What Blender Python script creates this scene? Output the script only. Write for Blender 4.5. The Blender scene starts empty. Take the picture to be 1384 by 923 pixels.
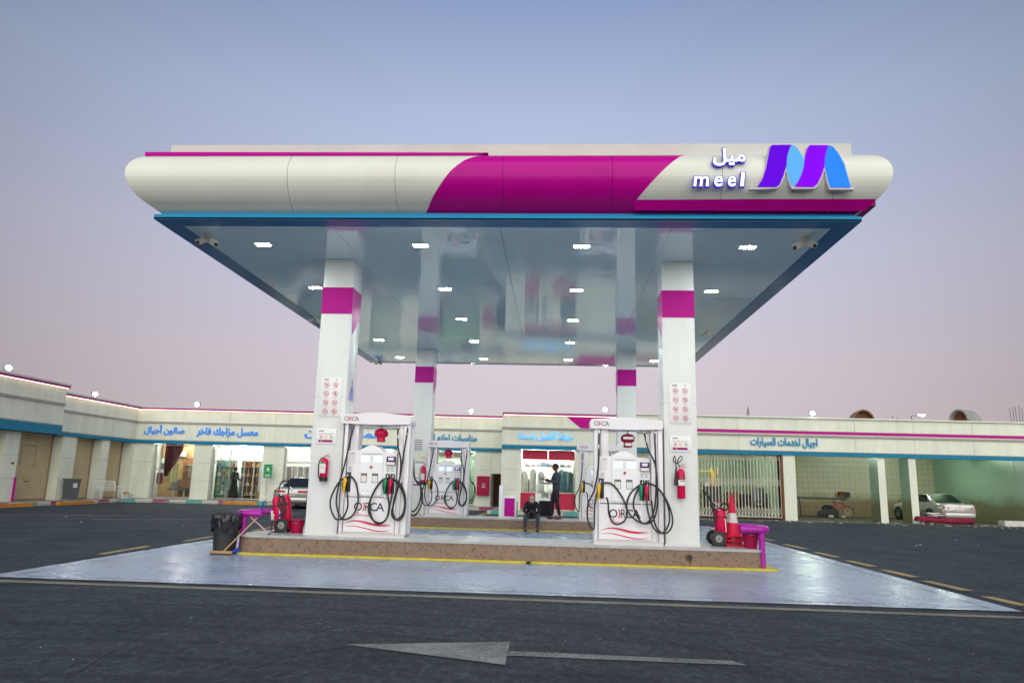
import bpy, bmesh, math, random
from mathutils import Vector, Matrix, geometry
random.seed(7)
R = math.radians
SC = bpy.context.scene
COL = SC.collection

# ------------------------------------------------------------------ camera
W_, H_, F_ = 1384.0, 923.0, 980.2
YAW, PIT, ROL, CH = -0.0603, 0.1923, 0.0249, 1.42
_f = Vector((math.sin(YAW) * math.cos(PIT), math.cos(YAW) * math.cos(PIT), math.sin(PIT)))
_r0 = Vector((math.cos(YAW), -math.sin(YAW), 0)); _u0 = _r0.cross(_f)
_r = math.cos(ROL) * _r0 + math.sin(ROL) * _u0
_u = -math.sin(ROL) * _r0 + math.cos(ROL) * _u0
CAM = Vector((0, 0, CH))
cd = bpy.data.cameras.new('camera'); cam = bpy.data.objects.new('camera', cd); COL.objects.link(cam)
M3 = Matrix((_r, _u, -_f)).transposed()
cam.matrix_world = Matrix.Translation(CAM) @ M3.to_4x4()
cd.sensor_width = 36.0; cd.lens = 36.0 * F_ / W_; cd.clip_end = 3000; cd.clip_start = 0.05
SC.camera = cam

# ------------------------------------------------------------------ sky, dusk light
world = bpy.data.worlds.new('World'); SC.world = world; world.use_nodes = True
nt = world.node_tree; N = nt.nodes; L = nt.links
N.clear()
out = N.new('ShaderNodeOutputWorld'); add = N.new('ShaderNodeAddShader')
sky = N.new('ShaderNodeTexSky'); sky.sky_type = 'NISHITA'; sky.sun_disc = False
SUN_EL, SUN_AZ = R(6), R(188)          # the sun is down behind the camera; its afterglow lights the fronts
sky.sun_elevation = R(2.0); sky.sun_rotation = SUN_AZ
b1 = N.new('ShaderNodeBackground'); b1.inputs[1].default_value = 0.018; L.new(sky.outputs[0], b1.inputs[0])
tc = N.new('ShaderNodeTexCoord'); sp = N.new('ShaderNodeSeparateXYZ'); L.new(tc.outputs['Generated'], sp.inputs[0])
rp = N.new('ShaderNodeValToRGB'); L.new(sp.outputs['Z'], rp.inputs[0])
cr = rp.color_ramp
def srgb(r, g, b):
    return tuple(((c / 255) / 12.92 if c / 255 < .04045 else (((c / 255) + .055) / 1.055) ** 2.4) for c in (r, g, b)) + (1,)
stops = [(0.0, srgb(206, 194, 204)), (0.08, srgb(212, 200, 210)), (0.165, srgb(212, 201, 214)), (0.29, srgb(201, 201, 224)),
         (0.38, srgb(188, 196, 224)), (0.47, srgb(177, 190, 221)), (0.58, srgb(147, 166, 205)), (0.70, srgb(126, 147, 188)), (1.0, srgb(100, 122, 165))]
cr.elements[0].position = 0; cr.elements[0].color = stops[0][1]
cr.elements[1].position = 1; cr.elements[1].color = stops[-1][1]
for p, c in stops[1:-1]:
    e = cr.elements.new(p); e.color = c
b2 = N.new('ShaderNodeBackground'); b2.inputs[1].default_value = 1.0
# lens vignetting put into the sky colour: it dims away from straight ahead
dt = N.new('ShaderNodeVectorMath'); dt.operation = 'DOT_PRODUCT'; L.new(tc.outputs['Generated'], dt.inputs[0]); dt.inputs[1].default_value = Vector((-.03, .95, .31)).normalized()
mr = N.new('ShaderNodeMapRange'); L.new(dt.outputs['Value'], mr.inputs[0])
mr.inputs[1].default_value = .70; mr.inputs[2].default_value = 1.0; mr.inputs[3].default_value = .44; mr.inputs[4].default_value = 1.0
vm = N.new('ShaderNodeVectorMath'); vm.operation = 'SCALE'; L.new(rp.outputs[0], vm.inputs[0]); L.new(mr.outputs[0], vm.inputs['Scale']); L.new(vm.outputs[0], b2.inputs[0])
L.new(b1.outputs[0], add.inputs[0]); L.new(b2.outputs[0], add.inputs[1]); L.new(add.outputs[0], out.inputs[0])

sd = bpy.data.lights.new('sun', 'SUN'); sun = bpy.data.objects.new('sun', sd); COL.objects.link(sun)
sd.energy = 3.8; sd.angle = R(100); sd.color = (1.0, 0.98, 0.89)
_d = Vector((math.sin(SUN_AZ) * math.cos(SUN_EL), math.cos(SUN_AZ) * math.cos(SUN_EL), math.sin(SUN_EL)))
_d = Vector((0.12, -1.0, 0.42)).normalized()
sun.rotation_euler = _d.to_track_quat('Z', 'Y').to_euler()

SC.view_settings.view_transform = 'Standard'; SC.view_settings.look = 'None'
SC.view_settings.exposure = 0; SC.view_settings.gamma = 1; SC.view_settings.use_curve_mapping = False
SC.render.engine = 'CYCLES'
SC.cycles.use_denoising = True
SC.cycles.max_bounces = 8; SC.cycles.transparent_max_bounces = 12
SC.cycles.sample_clamp_indirect = 6

def ray(u, v):
    return _f + ((u - W_ / 2) / F_) * _r - ((v - H_ / 2) / F_) * _u
def atz(u, v, z=0.0):
    d = ray(u, v); return CAM + d * ((z - CAM.z) / d.z)
def aty(u, v, y):
    d = ray(u, v); return CAM + d * (y / d.y)
def onw(u, v, a, b):
    d = ray(u, v); return CAM + d * (a / (d.y - b * d.x))

# ------------------------------------------------------------------ materials
MATS = {}
def mat(name, col, rough=.5, metal=0, noise=0, nscale=8, bump=0, bscale=60, emit=None, estr=0, spec=.5, coat=0, col2=None, stretch=None, rnoise=0):
    if name in MATS: return MATS[name]
    m = bpy.data.materials.new(name); m.use_nodes = True; t = m.node_tree; p = t.nodes['Principled BSDF']
    c = (*col[:3], 1)
    p.inputs['Base Color'].default_value = c; p.inputs['Roughness'].default_value = rough
    p.inputs['Metallic'].default_value = metal; p.inputs['Specular IOR Level'].default_value = spec
    p.inputs['Coat Weight'].default_value = coat
    if emit:
        p.inputs['Emission Color'].default_value = (*emit[:3], 1); p.inputs['Emission Strength'].default_value = estr
    if noise or bump or rnoise:
        co = t.nodes.new('ShaderNodeTexCoord'); src = co.outputs['Object']
        if stretch:
            mp = t.nodes.new('ShaderNodeMapping'); mp.inputs['Scale'].default_value = stretch
            t.links.new(src, mp.inputs[0]); src = mp.outputs[0]
    if noise:
        n = t.nodes.new('ShaderNodeTexNoise'); n.inputs['Scale'].default_value = nscale; n.inputs['Detail'].default_value = 6
        n.inputs['Roughness'].default_value = .65
        t.links.new(src, n.inputs['Vector'])
        r = t.nodes.new('ShaderNodeValToRGB'); r.color_ramp.elements[0].position = .3; r.color_ramp.elements[1].position = .7
        k = 1 - noise
        r.color_ramp.elements[0].color = (*[x * k for x in (col2 or col)[:3]], 1) if not col2 else (*col2[:3], 1)
        r.color_ramp.elements[1].color = (*[min(1, x * (1 + noise * .4)) for x in col[:3]], 1)
        t.links.new(n.outputs['Fac'], r.inputs[0]); t.links.new(r.outputs[0], p.inputs['Base Color'])
    if rnoise:
        n2 = t.nodes.new('ShaderNodeTexNoise'); n2.inputs['Scale'].default_value = nscale; n2.inputs['Detail'].default_value = 5
        t.links.new(src, n2.inputs['Vector'])
        mr = t.nodes.new('ShaderNodeMapRange'); mr.inputs[3].default_value = max(.02, rough - rnoise); mr.inputs[4].default_value = rough + rnoise
        t.links.new(n2.outputs['Fac'], mr.inputs[0]); t.links.new(mr.outputs[0], p.inputs['Roughness'])
    if bump:
        n = t.nodes.new('ShaderNodeTexNoise'); n.inputs['Scale'].default_value = bscale; n.inputs['Detail'].default_value = 4
        t.links.new(src, n.inputs['Vector'])
        b = t.nodes.new('ShaderNodeBump'); b.inputs['Strength'].default_value = bump; b.inputs['Distance'].default_value = .01
        t.links.new(n.outputs['Fac'], b.inputs['Height']); t.links.new(b.outputs[0], p.inputs['Normal'])
    MATS[name] = m; return m
def M(n): return MATS[n]
CREAM = mat('cream_panel', (.73, .75, .67), .28, noise=.06, nscale=.7, rnoise=.06, bump=.03, bscale=2)
mat('facade_cream', (.73, .76, .65), .4, noise=.13, nscale=1.2, rnoise=.08, stretch=(1.6, 1.6, .35))
mat('facade_trim', (.36, .36, .33), .5, noise=.15, nscale=2)
mat('white_column', (.76, .78, .76), .3, noise=.07, nscale=1.5, rnoise=.05, stretch=(2, 2, .3))
mat('magenta', (.48, .001, .26), .3, noise=.08, nscale=1, spec=.15)
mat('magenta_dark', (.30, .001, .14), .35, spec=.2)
mat('violet_paint', (.36, .004, .30), .35, noise=.1, nscale=6, bump=.05)
mat('blue_strip', (.0, .27, .52), .35, noise=.08, nscale=1.5, spec=.2)
mat('teal_strip', (.005, .20, .36), .4, noise=.15, nscale=1.5, spec=.2)
mat('navy_soffit', (.003, .045, .13), .06, spec=.6)
mat('parapet', (.58, .58, .54), .5, noise=.1, nscale=1)
mat('dispenser', (.80, .77, .80), .3, noise=.03, nscale=3)
mat('dispenser_panel', (.78, .78, .80), .35)
mat('steel', (.55, .56, .57), .3, metal=.9)
mat('dark_steel', (.12, .13, .14), .4, metal=.5)
mat('rubber', (.012, .013, .016), .45, noise=.2, nscale=20)
mat('black', (.01, .01, .012), .4)
mat('red_paint', (.58, .001, .06), .25, noise=.05, nscale=5, spec=.3)
mat('red_dark', (.3, .003, .03), .4)
mat('red_plastic', (.36, .001, .05), .4, noise=.1, nscale=10, spec=.3)
mat('cone_red', (.62, .006, .05), .5, noise=.15, nscale=12, spec=.3)
mat('white_plastic', (.8, .8, .8), .4)
mat('white_dirty', (.6, .6, .58), .5, noise=.2, nscale=9)
mat('yellow_plastic', (.75, .42, .0), .4)
mat('green_plastic', (.0, .22, .09), .4)
mat('sign_green', (.0, .28, .08), .5)
mat('yellow_paint', (.60, .50, .03), .55, noise=.25, nscale=6)
mat('orange_paint', (.62, .25, .03), .6, noise=.3, nscale=6)
mat('kerb_white', (.62, .60, .52), .7, noise=.2, nscale=5)
mat('kerb_teal', (.06, .42, .38), .7, noise=.2, nscale=5)
mat('kerb_magenta', (.36, .03, .13), .7, noise=.2, nscale=5)
mat('shutter', (.56, .46, .28), .45, noise=.12, nscale=1.5)
mat('shutter_dark', (.30, .22, .13), .6)
mat('paving', (.30, .29, .26), .7, noise=.25, nscale=2)
mat('wall_in', (.74, .74, .70), .7, noise=.08, nscale=1)
mat('skin', (.12, .055, .03), .5, noise=.1, nscale=12)
mat('hair', (.008, .007, .006), .8)
mat('shirt_blue', (.035, .05, .075), .8, noise=.25, nscale=14, bump=.3, bscale=30)
mat('cloth_dark', (.012, .013, .018), .85, noise=.25, nscale=14, bump=.3, bscale=30)
mat('cloth_navy', (.008, .008, .02), .85, noise=.25, nscale=14, bump=.3, bscale=30)
mat('trouser_grey', (.05, .055, .065), .85, noise=.25, nscale=14, bump=.3, bscale=30)
mat('cap_beige', (.32, .28, .22), .8, noise=.1, nscale=14)
mat('shoe', (.05, .05, .055), .6)
mat('shoe_red', (.10, .025, .04), .6)
mat('car_silver', (.42, .44, .43), .22, metal=.55, coat=.5)
mat('car_silver_light', (.50, .50, .49), .22, metal=.45, coat=.5)
mat('car_glass', (.008, .011, .012), .05, spec=.8)
mat('tail_red', (.35, .004, .01), .15, emit=(.6, .0, .01), estr=.15)
mat('wood', (.22, .085, .03), .5, noise=.35, nscale=4, stretch=(1, 1, 6))
mat('wood_light', (.42, .25, .11), .5, noise=.2, nscale=4)
mat('curtain', (.17, .006, .03), .8, noise=.2, nscale=8)
mat('green_wall', (.27, .40, .27), .55)
mat('awning_red', (.5, .005, .05), .5, noise=.15, nscale=4)
mat('letter_blue', (.02, .20, .62), .35, emit=(.02, .22, .8), estr=.35)
mat('letter_sky', (.12, .5, .85), .35, emit=(.1, .5, 1), estr=.6)
mat('letter_teal', (.01, .26, .5), .35)
mat('letter_navy', (.008, .01, .04), .4)
mat('letter_red', (.6, .0, .05), .4)
mat('lit_white', (.8, .8, .85), .4, emit=(.8, .88, 1), estr=1.1)
mat('letter_side', (.03, .02, .3), .4, emit=(.04, .02, .6), estr=.4)
mat('logo_purple', (.03, .0, .15), .6, emit=(.11, .0, .66), estr=1.0, spec=.05)
mat('logo_violet', (.05, .0, .15), .6, emit=(.22, .0, .85), estr=1.0, spec=.05)
mat('logo_sky', (.02, .06, .1), .6, emit=(.11, .42, .92), estr=1.0, spec=.05)
mat('logo_blue', (.01, .04, .12), .6, emit=(.02, .23, .90), estr=1.0, spec=.05)
mat('logo_rim', (.6, .56, .55), .4)
mat('led', (1, 1, 1), .5, emit=(.90, 1, .97), estr=230)
mat('tube', (1, 1, 1), .5, emit=(.97, 1, .9), estr=270)
mat('tube_dim', (1, 1, 1), .5, emit=(.82, 1, .80), estr=170)
mat('flood_lens', (1, 1, 1), .5, emit=(.95, 1, .98), estr=150)
mat('led_strip', (1, .9, .7), .5, emit=(1, .86, .62), estr=3.5)
mat('led_strip_dim', (1, .9, .8), .5, emit=(1, .80, .80), estr=1.0)
mat('lcd', (.5, .7, .75), .3, emit=(.6, .85, .92), estr=.8)
mat('lcd_violet', (.5, .4, .8), .3, emit=(.55, .45, 1), estr=.7)
mat('rust', (.2, .08, .03), .8, noise=.4, nscale=8)
mat('concrete', (.33, .33, .31), .8, noise=.2, nscale=3)
mat('bag', (.012, .012, .016), .18, bump=.6, bscale=9)
mat('bin_black', (.02, .022, .022), .45)
mat('bin_grey', (.10, .115, .125), .5)
mat('pole_wood', (.45, .27, .14), .6)
mat('pole_pink', (.55, .32, .38), .5)
mat('blue_plastic', (.01, .04, .4), .4)
mat('cctv', (.6, .58, .5), .4)
mat('gate_paint', (.55, .52, .42), .55, noise=.25, nscale=4)
mat('label', (.7, .68, .66), .5)
mat('pink_label', (.7, .3, .4), .5)
mat('cloth_red', (.20, .002, .035), .85, noise=.3, nscale=3, bump=.6, bscale=5)
mat('plant', (.05, .11, .03), .6)

def glass_mat():
    m = bpy.data.materials.new('shop_glass'); m.use_nodes = True; t = m.node_tree; t.nodes.clear()
    o = t.nodes.new('ShaderNodeOutputMaterial'); mx = t.nodes.new('ShaderNodeMixShader')
    tr = t.nodes.new('ShaderNodeBsdfTransparent'); tr.inputs[0].default_value = (.93, .97, .955, 1)
    g = t.nodes.new('ShaderNodeBsdfGlossy'); g.inputs['Roughness'].default_value = .03
    fr = t.nodes.new('ShaderNodeFresnel'); fr.inputs[0].default_value = 1.5
    t.links.new(fr.outputs[0], mx.inputs[0]); t.links.new(tr.outputs[0], mx.inputs[1]); t.links.new(g.outputs[0], mx.inputs[2])
    t.links.new(mx.outputs[0], o.inputs[0]); MATS['shop_glass'] = m
glass_mat()

def nodes_mat(name):
    m = bpy.data.materials.new(name); m.use_nodes = True; MATS[name] = m
    return m, m.node_tree, m.node_tree.nodes['Principled BSDF']
def tex(t, kind, scale, vec, detail=6, rough=.6):
    n = t.nodes.new(kind); n.inputs['Scale'].default_value = scale
    if 'Detail' in n.inputs: n.inputs['Detail'].default_value = detail
    if kind == 'ShaderNodeTexNoise': n.inputs['Roughness'].default_value = rough
    t.links.new(vec, n.inputs['Vector']); return n
def ramp(t, fac, els):
    r = t.nodes.new('ShaderNodeValToRGB'); t.links.new(fac, r.inputs[0])
    r.color_ramp.elements[0].position = els[0][0]; r.color_ramp.elements[0].color = (*els[0][1], 1)
    r.color_ramp.elements[1].position = els[-1][0]; r.color_ramp.elements[1].color = (*els[-1][1], 1)
    for p, c in els[1:-1]:
        e = r.color_ramp.elements.new(p); e.color = (*c, 1)
    return r
def mixc(t, fac, a, b, mode='MIX'):
    x = t.nodes.new('ShaderNodeMix'); x.data_type = 'RGBA'; x.blend_type = mode
    for s, k in ((fac, 0), (a, 6), (b, 7)):
        if hasattr(s, 'node'): t.links.new(s, x.inputs[k])
        else: x.inputs[k].default_value = s if k == 0 else (*s, 1)
    return x.outputs[2]
def mapping(t, src, sc, rot=(0, 0, 0), loc=(0, 0, 0)):
    mp = t.nodes.new('ShaderNodeMapping'); mp.inputs['Scale'].default_value = sc
    mp.inputs['Rotation'].default_value = rot; mp.inputs['Location'].default_value = loc
    t.links.new(src, mp.inputs[0]); return mp.outputs[0]
def bumpn(t, h, strength, dist, p, prev=None):
    b = t.nodes.new('ShaderNodeBump'); b.inputs['Strength'].default_value = strength; b.inputs['Distance'].default_value = dist
    t.links.new(h, b.inputs['Height'])
    if prev: t.links.new(prev, b.inputs['Normal'])
    t.links.new(b.outputs[0], p.inputs['Normal']); return b.outputs[0]

def asphalt():
    m, t, p = nodes_mat('asphalt'); o = t.nodes.new('ShaderNodeTexCoord').outputs['Object']
    big = tex(t, 'ShaderNodeTexNoise', .35, o, 5); 
    st = tex(t, 'ShaderNodeTexNoise', 1.0, mapping(t, o, (.7, 1.7, 1), (0, 0, R(12))), 8, .7)
    fine = tex(t, 'ShaderNodeTexNoise', 42, o, 5, .85)
    v = tex(t, 'ShaderNodeTexVoronoi', 85, o); p.inputs['Specular IOR Level'].default_value = .12
    c0 = ramp(t, big.outputs['Fac'], [(.3, (0.0378, 0.0524, 0.0654)), (.7, (0.0628, 0.0830, 0.1040))]).outputs[0]
    c1 = mixc(t, .4, c0, ramp(t, st.outputs['Fac'], [(.35, (0.0271, 0.0392, 0.0509)), (.52, (0.0547, 0.0718, 0.0918)), (.72, (0.1051, 0.1219, 0.1452))]).outputs[0])
    c2 = mixc(t, .72, c1, ramp(t, fine.outputs['Fac'], [(.3, (0.0168, 0.0239, 0.0316)), (.6, (0.0673, 0.0830, 0.1015)), (.85, (0.2522, 0.2719, 0.3024))]).outputs[0])
    mid = tex(t, 'ShaderNodeTexNoise', 13, mapping(t, o, (1, .55, 1)), 8, .85)
    c2 = mixc(t, 1.0, c2, ramp(t, mid.outputs['Fac'], [(.34, (.40, .40, .42)), (.5, (.95, .95, .95)), (.66, (1.9, 1.9, 1.85))]).outputs[0], 'MULTIPLY')
    pt = tex(t, 'ShaderNodeTexNoise', .9, mapping(t, o, (1, .8, 1), (0, 0, .5), (11, 4, 0)), 7, .75)
    c2 = mixc(t, 1.0, c2, ramp(t, pt.outputs['Fac'], [(.38, (.72, .73, .76)), (.62, (1.22, 1.2, 1.16))]).outputs[0], 'MULTIPLY')
    # pale worn scuffs and dust
    sc = ramp(t, tex(t, 'ShaderNodeTexNoise', 1.6, mapping(t, o, (.8, 2.2, 1), (0, 0, R(25)), (3, 1, 0)), 9, .75).outputs['Fac'], [(.60, (0, 0, 0)), (.74, (0.4000, 0.4350, 0.5250))]).outputs[0]
    c3 = mixc(t, sc, c2, (0.1575, 0.1700, 0.1886))
    wv = t.nodes.new('ShaderNodeTexWave'); wv.wave_type = 'RINGS'; wv.rings_direction = 'Z'; wv.inputs['Scale'].default_value = .32; wv.inputs['Distortion'].default_value = 2.5; wv.inputs['Detail'].default_value = 4; wv.inputs['Detail Scale'].default_value = 1.2
    t.links.new(mapping(t, o, (1, 1.6, 1), (0, 0, .3), (4, -2, 0)), wv.inputs['Vector'])
    ty = ramp(t, wv.outputs['Fac'], [(.85, (0, 0, 0)), (1.0, (0.3600, 0.3915, 0.4725))]).outputs[0]
    c3 = mixc(t, ty, c3, (0.0254, 0.0307, 0.0385))
    fl = ramp(t, tex(t, 'ShaderNodeTexVoronoi', 60, mapping(t, o, (1, 1, 1), (0, 0, .4), (7, 3, 0))).outputs['Distance'], [(.10, (.8, .8, .8)), (.17, (0, 0, 0))]).outputs[0]
    c3 = mixc(t, fl, c3, (0.3360, 0.3491, 0.3481))
    t.links.new(c3, p.inputs['Base Color'])
    rr = ramp(t, st.outputs['Fac'], [(.3, (.62, .62, .62)), (.7, (.85, .85, .85))]).outputs[0]; t.links.new(rr, p.inputs['Roughness'])
    b = bumpn(t, v.outputs['Distance'], .8, .012, p); bumpn(t, fine.outputs['Fac'], .5, .012, p, b)
asphalt()
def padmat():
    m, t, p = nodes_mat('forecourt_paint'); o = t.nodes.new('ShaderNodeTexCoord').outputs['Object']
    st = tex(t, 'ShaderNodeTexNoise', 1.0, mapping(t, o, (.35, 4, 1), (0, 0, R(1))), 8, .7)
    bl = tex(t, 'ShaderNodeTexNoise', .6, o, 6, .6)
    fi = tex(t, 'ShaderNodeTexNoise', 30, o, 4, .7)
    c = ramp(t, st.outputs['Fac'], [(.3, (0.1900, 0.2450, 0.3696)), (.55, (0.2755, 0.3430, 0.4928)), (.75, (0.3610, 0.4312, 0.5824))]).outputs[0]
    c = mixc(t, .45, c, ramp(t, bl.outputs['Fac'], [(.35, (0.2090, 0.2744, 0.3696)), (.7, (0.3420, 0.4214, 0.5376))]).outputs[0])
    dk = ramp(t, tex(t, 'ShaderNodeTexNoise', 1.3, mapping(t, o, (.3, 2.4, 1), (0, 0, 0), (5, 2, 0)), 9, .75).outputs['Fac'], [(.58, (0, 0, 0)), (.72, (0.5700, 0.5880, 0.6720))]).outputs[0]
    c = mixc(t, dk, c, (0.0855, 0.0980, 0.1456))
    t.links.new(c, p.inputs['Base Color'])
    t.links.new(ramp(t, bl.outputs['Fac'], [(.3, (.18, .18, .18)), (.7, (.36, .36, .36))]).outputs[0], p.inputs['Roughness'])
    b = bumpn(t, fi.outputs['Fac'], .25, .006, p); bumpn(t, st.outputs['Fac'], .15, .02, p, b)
padmat()
def terrazzo():
    m, t, p = nodes_mat('aggregate'); o = t.nodes.new('ShaderNodeTexCoord').outputs['Object']
    v = tex(t, 'ShaderNodeTexVoronoi', 24, o); n = tex(t, 'ShaderNodeTexNoise', 30, o, 5, .85)
    big = tex(t, 'ShaderNodeTexNoise', 1.2, mapping(t, o, (1, 1, .4)), 6, .7)
    c = ramp(t, v.outputs['Color'], [(.15, (0.0486, 0.0276, 0.0164)), (.5, (0.1296, 0.0754, 0.0492)), (.9, (0.3888, 0.2668, 0.1886))]).outputs[0]
    c = mixc(t, .35, c, ramp(t, n.outputs['Fac'], [(.3, (0.0378, 0.0221, 0.0139)), (.7, (0.1944, 0.1196, 0.0779))]).outputs[0])
    c = mixc(t, .35, c, ramp(t, big.outputs['Fac'], [(.3, (0.0594, 0.0368, 0.0262)), (.7, (0.1620, 0.1012, 0.0697))]).outputs[0])
    t.links.new(c, p.inputs['Base Color']); p.inputs['Roughness'].default_value = .7
    bumpn(t, v.outputs['Distance'], .4, .006, p)
    m, t, p = nodes_mat('island_top'); o = t.nodes.new('ShaderNodeTexCoord').outputs['Object']
    n = tex(t, 'ShaderNodeTexNoise', 3, o, 7, .7)
    t.links.new(ramp(t, n.outputs['Fac'], [(.3, (.30, .31, .31)), (.7, (.46, .47, .46))]).outputs[0], p.inputs['Base Color']); p.inputs['Roughness'].default_value = .28
terrazzo()
def soffit():
    for nm, c in (('soffit_panel', ((.70, .90, .94), (.77, .94, .96))), ('soffit_navy', ((.006, .14, .34), (.01, .17, .40)))):
        m, t, p = nodes_mat(nm); o = t.nodes.new('ShaderNodeTexCoord').outputs['Object']
        n = tex(t, 'ShaderNodeTexNoise', .5, o, 4)
        t.links.new(ramp(t, n.outputs['Fac'], [(.3, c[0]), (.7, c[1])]).outputs[0], p.inputs['Base Color'])
        p.inputs['Roughness'].default_value = .0 if nm == 'soffit_panel' else .22; p.inputs['IOR'].default_value = 2.0 if nm == 'soffit_panel' else 1.45
        w = tex(t, 'ShaderNodeTexNoise', 1, mapping(t, o, (2.2, 9, 1)), 1, .5)
        w2 = tex(t, 'ShaderNodeTexNoise', 1, mapping(t, o, (.35, .8, 1)), 0, .5)
        b = bumpn(t, w.outputs['Fac'], .5, .0045, p); bumpn(t, w2.outputs['Fac'], .15, .006, p, b)
soffit()
def marking(name, col, lo, hi, under='asphalt'):
    # worn paint over asphalt: patches of bare dark aggregate show through
    m, t, p = nodes_mat(name); o = t.nodes.new('ShaderNodeTexCoord').outputs['Object']
    n = tex(t, 'ShaderNodeTexNoise', 38, o, 5, .8); b_ = tex(t, 'ShaderNodeTexNoise', 1.5, o, 4, .6)
    f = mixc(t, .35, n.outputs['Fac'], b_.outputs['Fac'])
    t.links.new(ramp(t, f, [(lo, (.055, .056, .06)), (hi, col)]).outputs[0], p.inputs['Base Color']); p.inputs['Roughness'].default_value = .7
    bumpn(t, n.outputs['Fac'], .5, .01, p)
marking('white_marking', (.36, .36, .36), .42, .66)
marking('yellow_marking', (.33, .25, .13), .34, .56)
marking('beige_marking', (.26, .22, .165), .36, .60)
marking('tan_marking', (.40, .27, .10), .30, .55)
def tiles(name, wa, wb, stain):
    m, t, p = nodes_mat(name); o = t.nodes.new('ShaderNodeTexCoord').outputs['Object']
    s = t.nodes.new('ShaderNodeSeparateXYZ'); t.links.new(o, s.inputs[0])
    n = tex(t, 'ShaderNodeTexNoise', .7, o, 6, .65)
    base = ramp(t, n.outputs['Fac'], [(.3, wa), (.7, wb)]).outputs[0]
    # dried mud splash low on the wall
    a = t.nodes.new('ShaderNodeMath'); a.operation = 'MULTIPLY_ADD'; t.links.new(n.outputs['Fac'], a.inputs[0]); a.inputs[1].default_value = -1.6; t.links.new(s.outputs['Z'], a.inputs[2])
    st = ramp(t, a.outputs[0], [(-.0, (1, 1, 1)), (.55, (0, 0, 0))]).outputs[0]
    c = mixc(t, st, base, stain)
    t.links.new(c, p.inputs['Base Color']); p.inputs['Roughness'].default_value = .35
tiles('green_tile', (.30, .46, .36), (.38, .52, .40), (.20, .20, .11))
tiles('cream_tile', (.52, .50, .36), (.62, .58, .42), (.26, .20, .10))

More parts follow.
